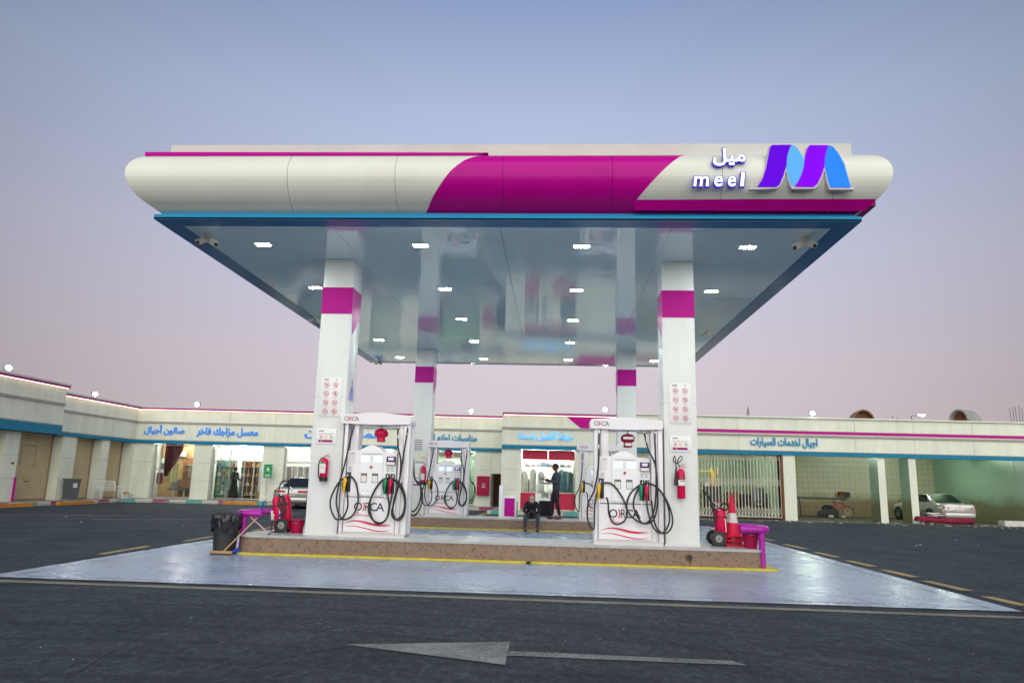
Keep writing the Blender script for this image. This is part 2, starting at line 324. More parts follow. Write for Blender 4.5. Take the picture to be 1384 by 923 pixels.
# ------------------------------------------------------------------ mesh helpers
class MB:
    def __init__(s): s.v = []; s.f = []
    def add(s, vs, fs):
        n = len(s.v); s.v += [tuple(a) for a in vs]; s.f += [tuple(i + n for i in f) for f in fs]; return s
    def box(s, x0, x1, y0, y1, z0, z1, bev=0):
        if bev:
            bm = bmesh.new(); bmesh.ops.create_cube(bm, size=1)
            for v in bm.verts: v.co = Vector(((x0 + x1) / 2 + v.co.x * (x1 - x0), (y0 + y1) / 2 + v.co.y * (y1 - y0), (z0 + z1) / 2 + v.co.z * (z1 - z0)))
            bmesh.ops.bevel(bm, geom=bm.edges[:], offset=bev, segments=2, affect='EDGES', profile=.5)
            bm.verts.index_update()
            s.add([v.co for v in bm.verts], [[v.index for v in f.verts] for f in bm.faces]); bm.free(); return s
        return s.add([(x0, y0, z0), (x1, y0, z0), (x1, y1, z0), (x0, y1, z0), (x0, y0, z1), (x1, y0, z1), (x1, y1, z1), (x0, y1, z1)],
                     [(0, 3, 2, 1), (4, 5, 6, 7), (0, 1, 5, 4), (1, 2, 6, 5), (2, 3, 7, 6), (3, 0, 4, 7)])
    def obox(s, c, ax, ay, az):   # oriented box, half axes
        c = Vector(c); ax = Vector(ax); ay = Vector(ay); az = Vector(az)
        P = [c + i * ax + j * ay + k * az for k in (-1, 1) for i, j in ((-1, -1), (1, -1), (1, 1), (-1, 1))]
        return s.add(P, [(0, 3, 2, 1), (4, 5, 6, 7), (0, 1, 5, 4), (1, 2, 6, 5), (2, 3, 7, 6), (3, 0, 4, 7)])
    def cyl(s, p, q, r0, r1=None, n=12):
        p = Vector(p); q = Vector(q); r1 = r0 if r1 is None else r1; d = (q - p).normalized()
        a = d.orthogonal().normalized(); b = d.cross(a)
        V = [p + r0 * (math.cos(2 * math.pi * i / n) * a + math.sin(2 * math.pi * i / n) * b) for i in range(n)]
        V += [q + r1 * (math.cos(2 * math.pi * i / n) * a + math.sin(2 * math.pi * i / n) * b) for i in range(n)]
        return s.add(V, [(i, (i + 1) % n, n + (i + 1) % n, n + i) for i in range(n)] + [tuple(range(n - 1, -1, -1)), tuple(range(n, 2 * n))])
    def beam(s, p, q, w, h, up=(0, 0, 1)):
        p = Vector(p); q = Vector(q); d = (q - p); L_ = d.length; d.normalize(); u = Vector(up)
        if abs(d.dot(u)) > .99: u = Vector((0, 1, 0))
        r = d.cross(u).normalized(); u = r.cross(d)
        return s.obox((p + q) / 2, d * L_ / 2, r * w / 2, u * h / 2)
    def lathe(s, prof, c=(0, 0, 0), n=16, axis='z'):
        V = []; F = []; c = Vector(c)
        for r, z in prof:
            for i in range(n):
                a = 2 * math.pi * i / n; x, y = r * math.cos(a), r * math.sin(a)
                V.append(c + (Vector((x, y, z)) if axis == 'z' else Vector((x, z, y)) if axis == 'y' else Vector((z, x, y))))
        for k in range(len(prof) - 1):
            for i in range(n):
                F.append((k * n + i, k * n + (i + 1) % n, (k + 1) * n + (i + 1) % n, (k + 1) * n + i))
        F.append(tuple(range(n - 1, -1, -1))); F.append(tuple((len(prof) - 1) * n + i for i in range(n)))
        return s.add(V, F)
    def prism(s, pts, y0, y1, plane='xz'):    # simple polygon, extruded
        n = len(pts)
        def mk(a, b, t): return (a, t, b) if plane == 'xz' else (a, b, t) if plane == 'xy' else (t, a, b)
        V = [mk(a, b, y0) for a, b in pts] + [mk(a, b, y1) for a, b in pts]
        tri = geometry.tessellate_polygon([[Vector((a, b, 0)) for a, b in pts]])
        F = [tuple(t) for t in tri] + [tuple(i + n for i in reversed(t)) for t in tri]
        F += [(i, (i + 1) % n, n + (i + 1) % n, n + i) for i in range(n)]
        return s.add(V, F)
    def tube(s, pts, r, n=7, smooth=4):
        P = [Vector(p) for p in pts]
        if smooth > 1 and len(P) > 2:
            Q = []
            E = [P[0] * 2 - P[1]] + P + [P[-1] * 2 - P[-2]]
            for i in range(1, len(E) - 2):
                for k in range(smooth):
                    t = k / smooth; a, b, c, d = E[i - 1:i + 3]
                    Q.append(.5 * ((2 * b) + (c - a) * t + (2 * a - 5 * b + 4 * c - d) * t * t + (-a + 3 * b - 3 * c + d) * t ** 3))
            P = Q + [P[-1]]
        V = []; F = []; up = None
        for i, p in enumerate(P):
            d = (P[min(i + 1, len(P) - 1)] - P[max(i - 1, 0)]).normalized()
            a = d.orthogonal().normalized() if up is None else (up - d * up.dot(d)).normalized()
            up = a; b = d.cross(a); rr = r[i * (len(r) - 1) // max(1, len(P) - 1)] if isinstance(r, (list, tuple)) else r
            V += [p + rr * (math.cos(2 * math.pi * k / n) * a + math.sin(2 * math.pi * k / n) * b) for k in range(n)]
        for i in range(len(P) - 1):
            for k in range(n): F.append((i * n + k, i * n + (k + 1) % n, (i + 1) * n + (k + 1) % n, (i + 1) * n + k))
        F.append(tuple(range(n - 1, -1, -1))); F.append(tuple((len(P) - 1) * n + k for k in range(n)))
        return s.add(V, F)
    def ball(s, c, rx, ry=None, rz=None, n=14, m=8):
        ry = ry or rx; rz = rz or rx
        pr = [(math.sin(math.pi * k / m), -math.cos(math.pi * k / m)) for k in range(m + 1)]
        pr[0] = (.01, -1); pr[-1] = (.01, 1); i0 = len(s.v)
        s.lathe(pr, (0, 0, 0), n)
        s.v[i0:] = [(c[0] + x * rx, c[1] + y * ry, c[2] + z * rz) for x, y, z in s.v[i0:]]; return s
    def quad(s, a, b, c, d): return s.add([a, b, c, d], [(0, 1, 2, 3)])
    def xf(s, mtx): s.v = [tuple(mtx @ Vector(v)) for v in s.v]; return s
    def build(s, name, m, parent=None, smooth=True, ang=38):
        me = bpy.data.meshes.new(name); me.from_pydata(s.v, [], s.f); me.update()
        bm = bmesh.new(); bm.from_mesh(me); bmesh.ops.recalc_face_normals(bm, faces=bm.faces); bm.to_mesh(me); bm.free()
        me.materials.append(M(m) if isinstance(m, str) else m)
        if smooth: me.shade_smooth(); me.set_sharp_from_angle(angle=R(ang))
        o = bpy.data.objects.new(name, me); COL.objects.link(o); o.parent = parent; return o
def bx(*a, bev=0): return MB().box(*a, bev=bev)
def thing(name, label, cat, loc=(0, 0, 0), rz=0, group=None):
    o = bpy.data.objects.new(name, None); COL.objects.link(o); o.empty_display_size = .2
    o.location = loc; o.rotation_euler = (0, 0, rz); tag(o, label, cat, group); return o
def tag(o, label=None, cat=None, group=None, kind=None):
    for k, v in (('label', label), ('category', cat), ('group', group), ('kind', kind)):
        if v: o[k] = v
    return o
def struct(name, mb, m, parent=None):
    o = mb.build(name, m, parent)
    if parent is None: o['kind'] = 'structure'
    return o
def copy_tree(o, parent=None):
    c = o.copy(); COL.objects.link(c); c.parent = parent
    for ch in list(o.children): copy_tree(ch, c)
    return c
def dup(o, loc, label=None, rz=None):
    c = copy_tree(o); c.location = loc
    if rz is not None: c.rotation_euler = (0, 0, rz)
    if label: c['label'] = label
    return c
def ring(c, r0, r1, y0, y1, n=20):     # flat ring in xz plane
    V = []; F = []
    for y in (y0, y1):
        for r in (r0, r1):
            V += [(c[0] + r * math.cos(2 * math.pi * i / n), y, c[1] + r * math.sin(2 * math.pi * i / n)) for i in range(n)]
    for i in range(n):
        j = (i + 1) % n
        F += [(i, j, n + j, n + i), (2 * n + i, 3 * n + i, 3 * n + j, 2 * n + j), (n + i, n + j, 3 * n + j, 3 * n + i), (i, 2 * n + i, 2 * n + j, j)]
    return MB().add(V, F)

# ------------------------------------------------------------------ lettering
AF = {'ا': (0xFE8D, 0xFE8E), 'أ': (0xFE83, 0xFE84), 'ب': (0xFE8F, 0xFE90, 0xFE91, 0xFE92), 'ة': (0xFE93, 0xFE94), 'ت': (0xFE95, 0xFE96, 0xFE97, 0xFE98),
      'ج': (0xFE9D, 0xFE9E, 0xFE9F, 0xFEA0), 'خ': (0xFEA5, 0xFEA6, 0xFEA7, 0xFEA8), 'د': (0xFEA9, 0xFEAA), 'ر': (0xFEAD, 0xFEAE), 'ز': (0xFEAF, 0xFEB0),
      'س': (0xFEB1, 0xFEB2, 0xFEB3, 0xFEB4), 'ش': (0xFEB5, 0xFEB6, 0xFEB7, 0xFEB8), 'ص': (0xFEB9, 0xFEBA, 0xFEBB, 0xFEBC), 'ض': (0xFEBD, 0xFEBE, 0xFEBF, 0xFEC0), 'ط': (0xFEC1, 0xFEC2, 0xFEC3, 0xFEC4),
      'ع': (0xFEC9, 0xFECA, 0xFECB, 0xFECC), 'ف': (0xFED1, 0xFED2, 0xFED3, 0xFED4), 'ق': (0xFED5, 0xFED6, 0xFED7, 0xFED8), 'ك': (0xFED9, 0xFEDA, 0xFEDB, 0xFEDC),
      'ل': (0xFEDD, 0xFEDE, 0xFEDF, 0xFEE0), 'م': (0xFEE1, 0xFEE2, 0xFEE3, 0xFEE4), 'ن': (0xFEE5, 0xFEE6, 0xFEE7, 0xFEE8), 'و': (0xFEED, 0xFEEE), 'ي': (0xFEF1, 0xFEF2, 0xFEF3, 0xFEF4)}
def arabic(s):
    o = []
    for i, c in enumerate(s):
        if c not in AF: o.append(c); continue
        f = AF[c]; pj = i > 0 and s[i - 1] in AF and len(AF[s[i - 1]]) == 4; nj = len(f) == 4 and i + 1 < len(s) and s[i + 1] in AF
        o.append(chr(f[3] if pj and nj else f[1] if pj else f[2] if nj else f[0]))
    return ''.join(reversed(o))
def loops_of(text, res=3):
    c = bpy.data.curves.new('t', 'FONT'); c.body = text; c.size = 1; c.fill_mode = 'NONE'; c.resolution_u = res
    o = bpy.data.objects.new('t', c); COL.objects.link(o); bpy.context.view_layer.update()
    me = bpy.data.meshes.new_from_object(o.evaluated_get(bpy.context.evaluated_depsgraph_get()))
    bpy.data.objects.remove(o); V = [v.co.xy.copy() for v in me.vertices]
    nb = {}
    for e in me.edges:
        a, b = e.vertices; nb.setdefault(a, []).append(b); nb.setdefault(b, []).append(a)
    seen = set(); loops = []
    for s in range(len(V)):
        if s in seen or s not in nb: continue
        lp = [s]; seen.add(s); cur = s
        while True:
            nx = [q for q in nb[cur] if q not in seen]
            if cur == s and s + 1 in nx: nx = [s + 1]
            if not nx: break
            cur = nx[0]; seen.add(cur); lp.append(cur)
        P = [V[i] for i in lp]
        Q = [p for i, p in enumerate(P) if (p - P[i - 1]).length > 1e-5]
        if len(Q) > 2: loops.append(Q)
    bpy.data.meshes.remove(me); bpy.data.curves.remove(c); return loops
def area(P): return sum(P[i - 1].x * P[i].y - P[i].x * P[i - 1].y for i in range(len(P))) / 2
def inside(p, P):
    c = False
    for i in range(len(P)):
        a, b = P[i - 1], P[i]
        if (a.y > p.y) != (b.y > p.y) and p.x < (b.x - a.x) * (p.y - a.y) / (b.y - a.y) + a.x: c = not c
    return c
def fatten(P, w, sg):
    n = len(P); out_ = []
    for i in range(n):
        a = (P[i] - P[i - 1]); b = (P[(i + 1) % n] - P[i])
        if a.length < 1e-6 or b.length < 1e-6: out_.append(P[i]); continue
        a.normalize(); b.normalize(); na = Vector((a.y, -a.x)); nb_ = Vector((b.y, -b.x)); m = na + nb_
        if m.length < .3: m = na
        m.normalize(); k = 1 / max(.6, m.dot(na)); out_.append(P[i] + m * w * k * sg)
    return out_
def letters(text, width, height=None, bold=0.0, depth=.03, res=3, shear=0):
    """flat block lettering in the xz plane, face towards -y, lower left at the origin"""
    LP = loops_of(text, res); big = max(LP, key=lambda P: abs(area(P))); sg = 1 if area(big) > 0 else -1
    if bold: LP = [fatten(P, bold, sg) for P in LP]
    outer = [P for P in LP if area(P) * sg > 0]; holes = [P for P in LP if area(P) * sg < 0]
    xs = [p.x for P in LP for p in P]; ys = [p.y for P in LP for p in P]
    x0, x1, y0, y1 = min(xs), max(xs), min(ys), max(ys); kx = width / (x1 - x0); ky = height / (y1 - y0) if height else kx
    mb = MB()
    for k, O in enumerate(outer):
        hs = [h for h in holes if inside(h[0], O)]
        polys = [O] + hs
        flat = [p for q in polys for p in q]
        f = -(k % 5) * .0007
        pt = [((p.x - x0) * kx + shear * (p.y - y0) * ky, (p.y - y0) * ky) for p in flat]
        tri = geometry.tessellate_polygon([[Vector((p.x, p.y, 0)) for p in q] for q in polys])
        n = len(flat); V = [(a, f, b) for a, b in pt] + [(a, depth, b) for a, b in pt]
        F = [tuple(t) for t in tri]; i0 = 0
        for q in polys:
            m = len(q); F += [(i0 + i, i0 + (i + 1) % m, n + i0 + (i + 1) % m, n + i0 + i) for i in range(m)]; i0 += m
        mb.add(V, F)
    return mb
def place(mb, p, rz=0):
    return mb.xf(Matrix.Translation(Vector(p)) @ Matrix.Rotation(rz, 4, 'Z'))

# ================================================================== GROUND
struct('ground', MB().quad((-400, -120, 0), (400, -120, 0), (400, 900, 0), (-400, 900, 0)), 'asphalt')
PX0, PX1, PY0, PY1 = -7.69, 5.87, 9.82, 28.5
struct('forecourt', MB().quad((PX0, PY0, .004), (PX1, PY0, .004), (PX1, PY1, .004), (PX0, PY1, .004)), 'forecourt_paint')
mat('crack', (.035, .038, .045), .8)
def crack(name, pts, w, z=.008):
    V = []; n = len(pts)
    for i, p in enumerate(pts):
        d = (Vector(pts[min(i + 1, n - 1)]) - Vector(pts[max(i - 1, 0)])).normalized(); k = Vector((-d.y, d.x)) * w * (random.uniform(.4, 1.3)) / 2
        V += [(p[0] - k.x, p[1] - k.y, z), (p[0] + k.x, p[1] + k.y, z)]
    return struct(name, MB().add(V, [(2 * i, 2 * i + 1, 2 * i + 3, 2 * i + 2) for i in range(n - 1)]), 'crack')
def wander(p, q, n, a):
    return [(p[0] + (q[0] - p[0]) * i / n + random.uniform(-a, a), p[1] + (q[1] - p[1]) * i / n + random.uniform(-a, a)) for i in range(n + 1)]
crack('pavement_joint', wander((PX0 + .4, PY0 + .22), (PX1 - .3, PY0 + .27), 60, .018), .018)
crack('pavement_joint', wander((PX1 - .32, PY0 + .2), (PX1 - .3, 27), 60, .012), .016)
crack('pavement_joint', wander((PX0 + .3, PY0 + .3), (PX0 + .3, 27), 60, .012), .014)
crack('pavement_joint', wander((PX0, PY0 - .02), (PX1, PY0 - .02), 80, .012), .05)
crack('pavement_crack', wander((3.3, PY0), (2.6, 11.0), 14, .04), .012)
crack('pavement_crack', wander((4.3, PY0 + .05), (3.9, 10.9), 10, .05), .01)
for q in (((95, 915), (150, 880), (208, 852)), ((330, 905), (420, 880), (520, 868)), ((1010, 845), (1100, 868), (1180, 858)), ((640, 905), (700, 912), (790, 908)), ((860, 842), (930, 850), (980, 846))):
    for u_, v_ in zip(q, q[1:]): crack('road_crack', wander(atz(*u_).xy[:], atz(*v_).xy[:], 14, .012), .016, .005)
crack('pavement_crack', wander((-.6, PY0), (-.5, 10.3), 6, .03), .01)
# painted markings, in the road's own plane
a0, a1 = atz(0, 785.5), atz(1384, 832)
def line_y(u, v): p = atz(u, v); return p.x, p.y
def mark(name, pts, m, z=.006): return struct(name, MB().add([(x, y, z) for x, y in pts], [tuple(range(len(pts)))]), m)
mark('edge_line', [(-9.0, 9.42), (7.0, 9.27), (7.0, 9.45), (-9.0, 9.60)], 'beige_marking')
for a, b in ((10.35, 11.15), (11.75, 12.85), (13.35, 14.4), (15.0, 16.1), (16.8, 18.0), (18.9, 20.3), (21.5, 23)):
    mark('lane_dash', [(6.12, a), (6.32, a), (6.24, b), (6.06, b)], 'tan_marking')
for a, b in ((12.9, 14.6), (15.9, 18.0), (19.6, 21.8)):
    mark('lane_dash', [(-8.06, a), (-7.9, a), (-7.98, b), (-8.14, b)], 'tan_marking')
for u, v, w in ((225, 702, 26), (75, 696, 40), (690, 694, 1)):
    p = atz(u, v)
    if w > 2: mark('faded_line', [(p.x - 2, p.y - .8), (p.x - 1.9, p.y - .95), (p.x + 2, p.y + .75), (p.x + 1.9, p.y + .9)], 'beige_marking')
mark('direction_arrow', [(-1.80, 6.62), (-.36, 6.12), (-.37, 6.98)], 'white_marking')
mark('direction_arrow', [(-.36, 6.44), (1.60, 6.42), (1.52, 6.57), (-.36, 6.61)], 'white_marking')
mark('zigzag_line', [atz(*q).xy[:] for q in ((625, 702), (640, 702), (662, 693), (654, 693))], 'tan_marking')

# ================================================================== FUEL ISLANDS
IZ = .3585
def island(y0, y1, x0, x1, label):
    t = thing('fuel_island', label, 'fuel island', ((x0 + x1) / 2, (y0 + y1) / 2, 0), 0, 'raised fuel islands'); cx, cy = t.location.x, t.location.y
    r = .32; pts = []
    for cxx, cyy, a in ((x1 - .1, y0 + .1, -90), (x1 - .1, y1 - .1, 0), (x0 + r, y1 - r, 90), (x0 + r, y0 + r, 180)):
        rr = .1 if a < 45 else r
        for k in range(7):
            q = R(a + 15 * k); pts.append((cxx + rr * math.cos(q) - cx, cyy + rr * math.sin(q) - cy))
    MB().prism(pts, .0, IZ - .045, 'xy').build('base', 'aggregate', t)
    top = [(x * (1 + .012 / 4.8), y * 1.02) for x, y in pts]
    MB().prism(top, IZ - .045, IZ, 'xy').build('slab', 'island_top', t)
    # yellow kerb line painted round the foot
    o = [(x * (1 + (.30 if x > 4 else .06) / 4.8), y * (1 + .05 / .6)) for x, y in pts]; n = len(pts)
    MB().add([(x, y, .04) for x, y in pts] + [(x, y, .03) for x, y in o] + [(x, y, .006) for x, y in o], [(i, (i + 1) % n, n + (i + 1) % n, n + i) for i in range(n)] + [(n + i, n + (i + 1) % n, 2 * n + (i + 1) % n, 2 * n + i) for i in range(n)]).build('painted_edge', 'yellow_paint', t)
    return t
isl = island(13.6, 14.86, -5.88, 3.72, 'brown aggregate fuel island nearest the road with a drain hole in its front face')
# drain pipe hole and rust run
ring((2.444 - isl.location.x, .19), .05, .063, 13.578 - isl.location.y, 13.62 - isl.location.y, 18).build('drain_rim', 'rust', isl)
MB().lathe([(.05, -.004), (.05, .0)], (2.444 - isl.location.x, 13.592 - isl.location.y, .19), 16, 'y').build('drain_hole', 'black', isl)
MB().prism([(-.012, .012), (.014, .012), (.008, .13), (-.005, .13)], -.004, .0, 'xz').xf(Matrix.Translation((2.45 - isl.location.x, 13.6 - isl.location.y, 0))).build('rust_stain', 'rust', isl)
isl2 = island(22.6, 23.86, -5.88, 3.72, 'brown aggregate fuel island at the back where a man sits on its edge')
# row of pale paving slabs beyond the first island
for k in range(9):
    x = -2.75 + k * .40
    sl = bx(x, x + .385, 14.885, 15.55, .006, .02).build('paving_slab', 'dirty_tile' if k % 3 else 'dirty_tile2') if False else None
mat('worn_slab', (.45, .47, .48), .35, noise=.25, nscale=2)
mb = MB()
for x, w in ((-2.9, .42), (-2.4, .2), (-2.15, .85), (-1.2, .75), (-.35, .5), (.25, .5)):
    mb.box(x, x + w - .03, 15.2, 16.1, .005, .0085)
struct('paint_patches', mb, 'worn_slab')

# ================================================================== CANOPY
CX0, CX1, CY0, CY1, CZ = -7.09, 5.07, 11.76, 27.25, 5.83
canopy = thing('station_canopy', 'huge cream and magenta petrol station canopy on four white columns', 'canopy', (-1.01, 19.5, 0))
CT = Matrix.Translation((1.01, -19.5, 0))
def cpart(name, mb, m, parent=None, **k): return mb.xf(CT).build(name, m, parent or canopy, **k)
# soffit of four glossy panels with hairline joints, navy border round them
bw = .36
xs = [CX0 + bw, -4.0, -.99, 2.0, CX1 - bw]
for i in range(4):
    for j, (ya, yb) in enumerate(((CY0 + bw, 16.9), (16.9, 22.0), (22.0, CY1 - bw))):
        cpart('soffit_panel', bx(xs[i] + .004, xs[i + 1] - .004, ya + .003, yb - .003, CZ, CZ + .03), 'soffit_panel')
for q in ((CX0, CX1, CY0, CY0 + bw - .003), (CX0, CX1, CY1 - bw + .003, CY1), (CX0, CX0 + bw - .003, CY0 + bw, CY1 - bw), (CX1 - bw + .003, CX1, CY0 + bw, CY1 - bw)):
    cpart('soffit_border', bx(*q, CZ - .004, CZ + .03), 'soffit_navy')
cpart('deck', bx(CX0 + .12, CX1 - .12, CY0 + .12, CY1 - .12, CZ + .035, CZ + .5), 'parapet')
# blue strip round the edge
for q in ((CX0, CX1, CY0 - .0, CY0 + .08), (CX0, CX1, CY1 - .08, CY1), (CX0, CX0 + .08, CY0 + .08, CY1 - .08), (CX1 - .08, CX1, CY0 + .08, CY1 - .08)):
    cpart('blue_edge', bx(*q, CZ + .001, CZ + .085), 'blue_strip')
for q in ((CX0 + .09, CX1 - .09, CY0 + .07, CY0 + .15), (CX0 + .07, CX0 + .15, CY0 + .16, CY1 - .16), (CX1 - .15, CX1 - .07, CY0 + .16, CY1 - .16)):
    cpart('blue_step', bx(*q, CZ + .086, CZ + .17), 'blue_strip')
PROF = [(-.09, 5.965), (-.02, 6.0), (.07, 6.06), (.15, 6.11), (.22, 6.17), (.28, 6.24), (.325, 6.31), (.36, 6.39), (.38, 6.46), (.388, 6.53), (.385, 6.6), (.372, 6.67),
        (.345, 6.74), (.31, 6.80), (.26, 6.86), (.20, 6.91), (.13, 6.95), (.05, 6.98), (-.10, 7.0)]
def prof_o(z):
    for (o0, z0), (o1, z1) in zip(PROF, PROF[1:]):
        if z0 <= z <= z1: return o0 + (o1 - o0) * (z - z0) / (z1 - z0)
    return -.1
def fine():
    P = []
    for (o0, z0), (o1, z1) in zip(PROF, PROF[1:]):
        for k in range(3): P.append((o0 + (o1 - o0) * k / 3, z0 + (z1 - z0) * k / 3))
    return P + [PROF[-1]]
def interp(T, z):
    if z <= T[0][0]: return T[0][1]
    for (z0, x0), (z1, x1) in zip(T, T[1:]):
        if z <= z1: return x0 + (x1 - x0) * (z - z0) / (z1 - z0)
    return T[-1][1]
BL_ = [(5.9, -2.36), (5.99, -2.25), (6.29, -2.00), (6.56, -1.79), (6.78, -1.57), (6.97, -1.27), (7.0, -1.2)]
BR_ = [(6.12, 1.33), (6.38, 1.58), (6.63, 1.82), (6.87, 2.06), (7.0, 2.28)]
def front(name, m, xa, xb, z0, z1, lo=None, hi=None, off=0.0):
    V = []; F = []; rows = [p for p in fine() if z0 - 1e-6 <= p[1] <= z1 + 1e-6]
    for o, z in rows:
        a = max(xa(z) if callable(xa) else xa, interp(lo, z) if lo else -99); b = min(xb(z) if callable(xb) else xb, interp(hi, z) if hi else 99)
        b = max(a, b); V += [(a, CY0 - o - off, z), (b, CY0 - o - off, z)]
    for i in range(len(rows) - 1):
        if abs(V[2 * i][0] - V[2 * i + 1][0]) + abs(V[2 * i + 2][0] - V[2 * i + 3][0]) > 1e-4: F.append((2 * i, 2 * i + 1, 2 * i + 3, 2 * i + 2))
    if not F: return
    mb = MB().add(V, F); return cpart(name, mb, m)
seams = [None, -4.604, -2.742, -.914, .92, 2.721, 4.537, None]
miterL = lambda z: CX0 - prof_o(z); miterR = lambda z: CX1 + prof_o(z)
g = .003
for i in range(7):
    xa = miterL if seams[i] is None else seams[i] + g; xb = miterR if seams[i + 1] is None else seams[i + 1] - g
    front('fascia_panel', 'cream_panel', xa, xb, 5.9, 7.01, hi=BL_)
    front('fascia_panel', 'magenta', xa, xb, 6.12, 7.01, lo=BL_, hi=BR_)
    front('fascia_panel', 'magenta', xa, xb, 5.9, 6.13, lo=BL_)
    front('fascia_panel', 'cream_panel', xa, xb, 6.12, 7.01, lo=BR_)
# side and rear bullnose
for sx, cx in ((-1, CX0), (1, CX1)):
    for k in range(8):
        ya = CY0 + (CY1 - CY0) * k / 8; yb = CY0 + (CY1 - CY0) * (k + 1) / 8; V = []; F = []
        for o, z in PROF:
            V += [(cx + sx * o, (CY0 - o) if k == 0 else ya + g, z), (cx + sx * o, (CY1 + o) if k == 7 else yb - g, z)]
        cpart('fascia_panel', MB().add(V, [(2 * i, 2 * i + 1, 2 * i + 3, 2 * i + 2) for i in range(len(PROF) - 1)]), 'cream_panel')
V = []
for o, z in PROF: V += [(CX0 - o, CY1 + o, z), (CX1 + o, CY1 + o, z)]
cpart('fascia_panel', MB().add(V, [(2 * i, 2 * i + 1, 2 * i + 3, 2 * i + 2) for i in range(len(PROF) - 1)]), 'cream_panel')
# lower magenta lip on the right, upper magenta fin on the left
def lip():
    V = [(1.30, CY0 - .03, 5.985), (1.30, CY0 - .15, 6.14), (1.30, CY0 - .13, 6.16), (1.30, CY0 - .02, 6.16)]
    W = [(CX1 + .03, CY0 - .03, 5.985), (CX1 + .17, CY0 - .17, 6.14), (CX1 + .17, CY0 - .15, 6.165), (CX1 + .05, CY0 - .02, 6.165)]
    # stands 3 cm proud of the bullnose
    V = [(x, y - .03, z) for x, y, z in V]; W = [(x + .01, y - .02, z) for x, y, z in W]
    return MB().add(V + W, [(0, 1, 5, 4), (1, 2, 6, 5), (2, 3, 7, 6), (3, 0, 4, 7), (0, 3, 2, 1), (4, 5, 6, 7)])
cpart('magenta_lip', lip(), 'magenta')
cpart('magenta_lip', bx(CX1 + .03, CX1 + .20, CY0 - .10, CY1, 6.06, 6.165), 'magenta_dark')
fin = MB().add([(CX0 - .19, CY0 - .19, 6.925), (-1.44, CY0 - .195, 6.925), (-1.20, CY0 - .11, 7.015), (CX0 - .22, CY0 - .15, 7.02), (CX0 - .1, CY0 + .1, 6.925), (-1.42, CY0 + .1, 6.93), (-1.20, CY0 + .1, 7.015), (CX0 - .1, CY0 + .1, 7.02)],
               [(0, 1, 2, 3), (3, 2, 6, 7), (1, 5, 6, 2), (0, 3, 7, 4), (0, 4, 5, 1), (4, 7, 6, 5)])
cpart('magenta_lip', fin, 'magenta')
cpart('parapet', bx(CX0 + .1, CX1 - .05, CY0 + .1, CY0 + .2, 6.95, 7.27), 'parapet')
cpart('parapet', bx(CX0 + .1, CX0 + .2, CY0 + .21, CY1 - .1, 6.95, 7.27), 'parapet')
cpart('parapet', bx(CX1 - .15, CX1 - .05, CY0 + .21, CY1 - .1, 6.95, 7.27), 'parapet')
cpart('roof_sheet', bx(CX0 + .21, CX1 - .16, CY0 + .21, CY1 - .1, 6.9, 6.98), 'parapet')

COLS = [(-4.727, 14.047), (2.0986, 14.047), (-4.727, 24.2), (2.0986, 24.2)]; CWD = .626
for k, (x, y) in enumerate(COLS):
    inner = 1 if x < 0 else -1
    c = cpart('column', bx(x, x + CWD, y, y + CWD, IZ, CZ, bev=.012), 'white_column')
    bd = MB().box(x - .003, x + CWD + .003, y - .003, y + CWD + .003, 4.68, 5.232)
    cpart('band', bd, 'magenta', c)
    xi = x + CWD if inner > 0 else x
    P = [(y + .02, 4.679), (y + CWD - .02, 4.679), (y + .12, 4.27)] if k < 2 else [(y + .02, 4.679), (y + CWD - .02, 4.679), (y + .12, 4.27)]
    cpart('pennant', MB().prism(P, xi - .0005, xi + inner * .004, 'yz'), 'magenta', c)
    cpart('panel_joint', bx(x - .002, x + CWD + .002, y - .002, y + CWD + .002, 2.995, 3.0), 'facade_trim', c)
    cpart('collar', bx(x - .012, x + CWD + .012, y - .012, y + CWD + .012, IZ, IZ + .03), 'steel', c)

# ceiling lights: things of their own, set in the soffit
def ceiling_light(x, y, label):
    t = thing('ceiling_light', label, 'ceiling light', (x, y, CZ), 0, 'white lights in the canopy ceiling')
    MB().box(-.165, .165, -.105, .105, -.018, -.001, bev=.006).build('frame', 'white_plastic', t)
    MB().box(-.135, .135, -.07, .07, -.021, -.0185).build('diffuser', 'led', t); return t
LX = [-5.65, -2.58, .48, 3.55]; LY = [13.1, 16.25, 19.4, 22.6, 25.85]
rown = ['front row by the blue edge', 'second row from the front', 'middle row', 'fourth row from the front', 'rearmost row']
coln = ['outermost left', 'inner left', 'inner right', 'outermost right']
l0 = None
for j, y in enumerate(LY):
    for i, x in enumerate(LX):
        lb = 'white ceiling light, %s in the %s' % (coln[i], rown[j])
        if l0 is None: l0 = ceiling_light(x, y, lb)
        else: dup(l0, (x, y, CZ), lb)

# CCTV cameras under the soffit
def cctv(x, y, a1, a2, label, k=1):
    t = thing('security_camera', label, 'security camera', (x, y, CZ), 0, 'cameras under the canopy'); t.scale = (k, k, k)
    MB().lathe([(.09, 0), (.09, -.05), (.05, -.07)], (0, 0, 0), 12).build('mount', 'cctv', t)
    for a in (a1, a2):
        d = Vector((math.cos(R(a)), math.sin(R(a)), -.55)).normalized(); p = d * .06 + Vector((0, 0, -.08)); q = p + d * .26
        MB().beam(p, q, .085, .075).build('housing', 'cctv', t)
        MB().cyl(q, q + d * .012, .032, n=10).build('lens', 'black', t)
        MB().beam(p + Vector((0, 0, .05)), q + d * .05 + Vector((0, 0, .05)), .1, .012).build('sunshade', 'cctv', t)
cctv(-6.50, 12.62, -35, -100, 'pair of cream bullet cameras under the front left corner of the canopy')
cctv(4.42, 12.62, 215, -75, 'pair of cream bullet cameras under the front right corner of the canopy')
cctv(-6.70, 19.4, 200, 60, 'small camera under the left edge of the canopy halfway back', .6)
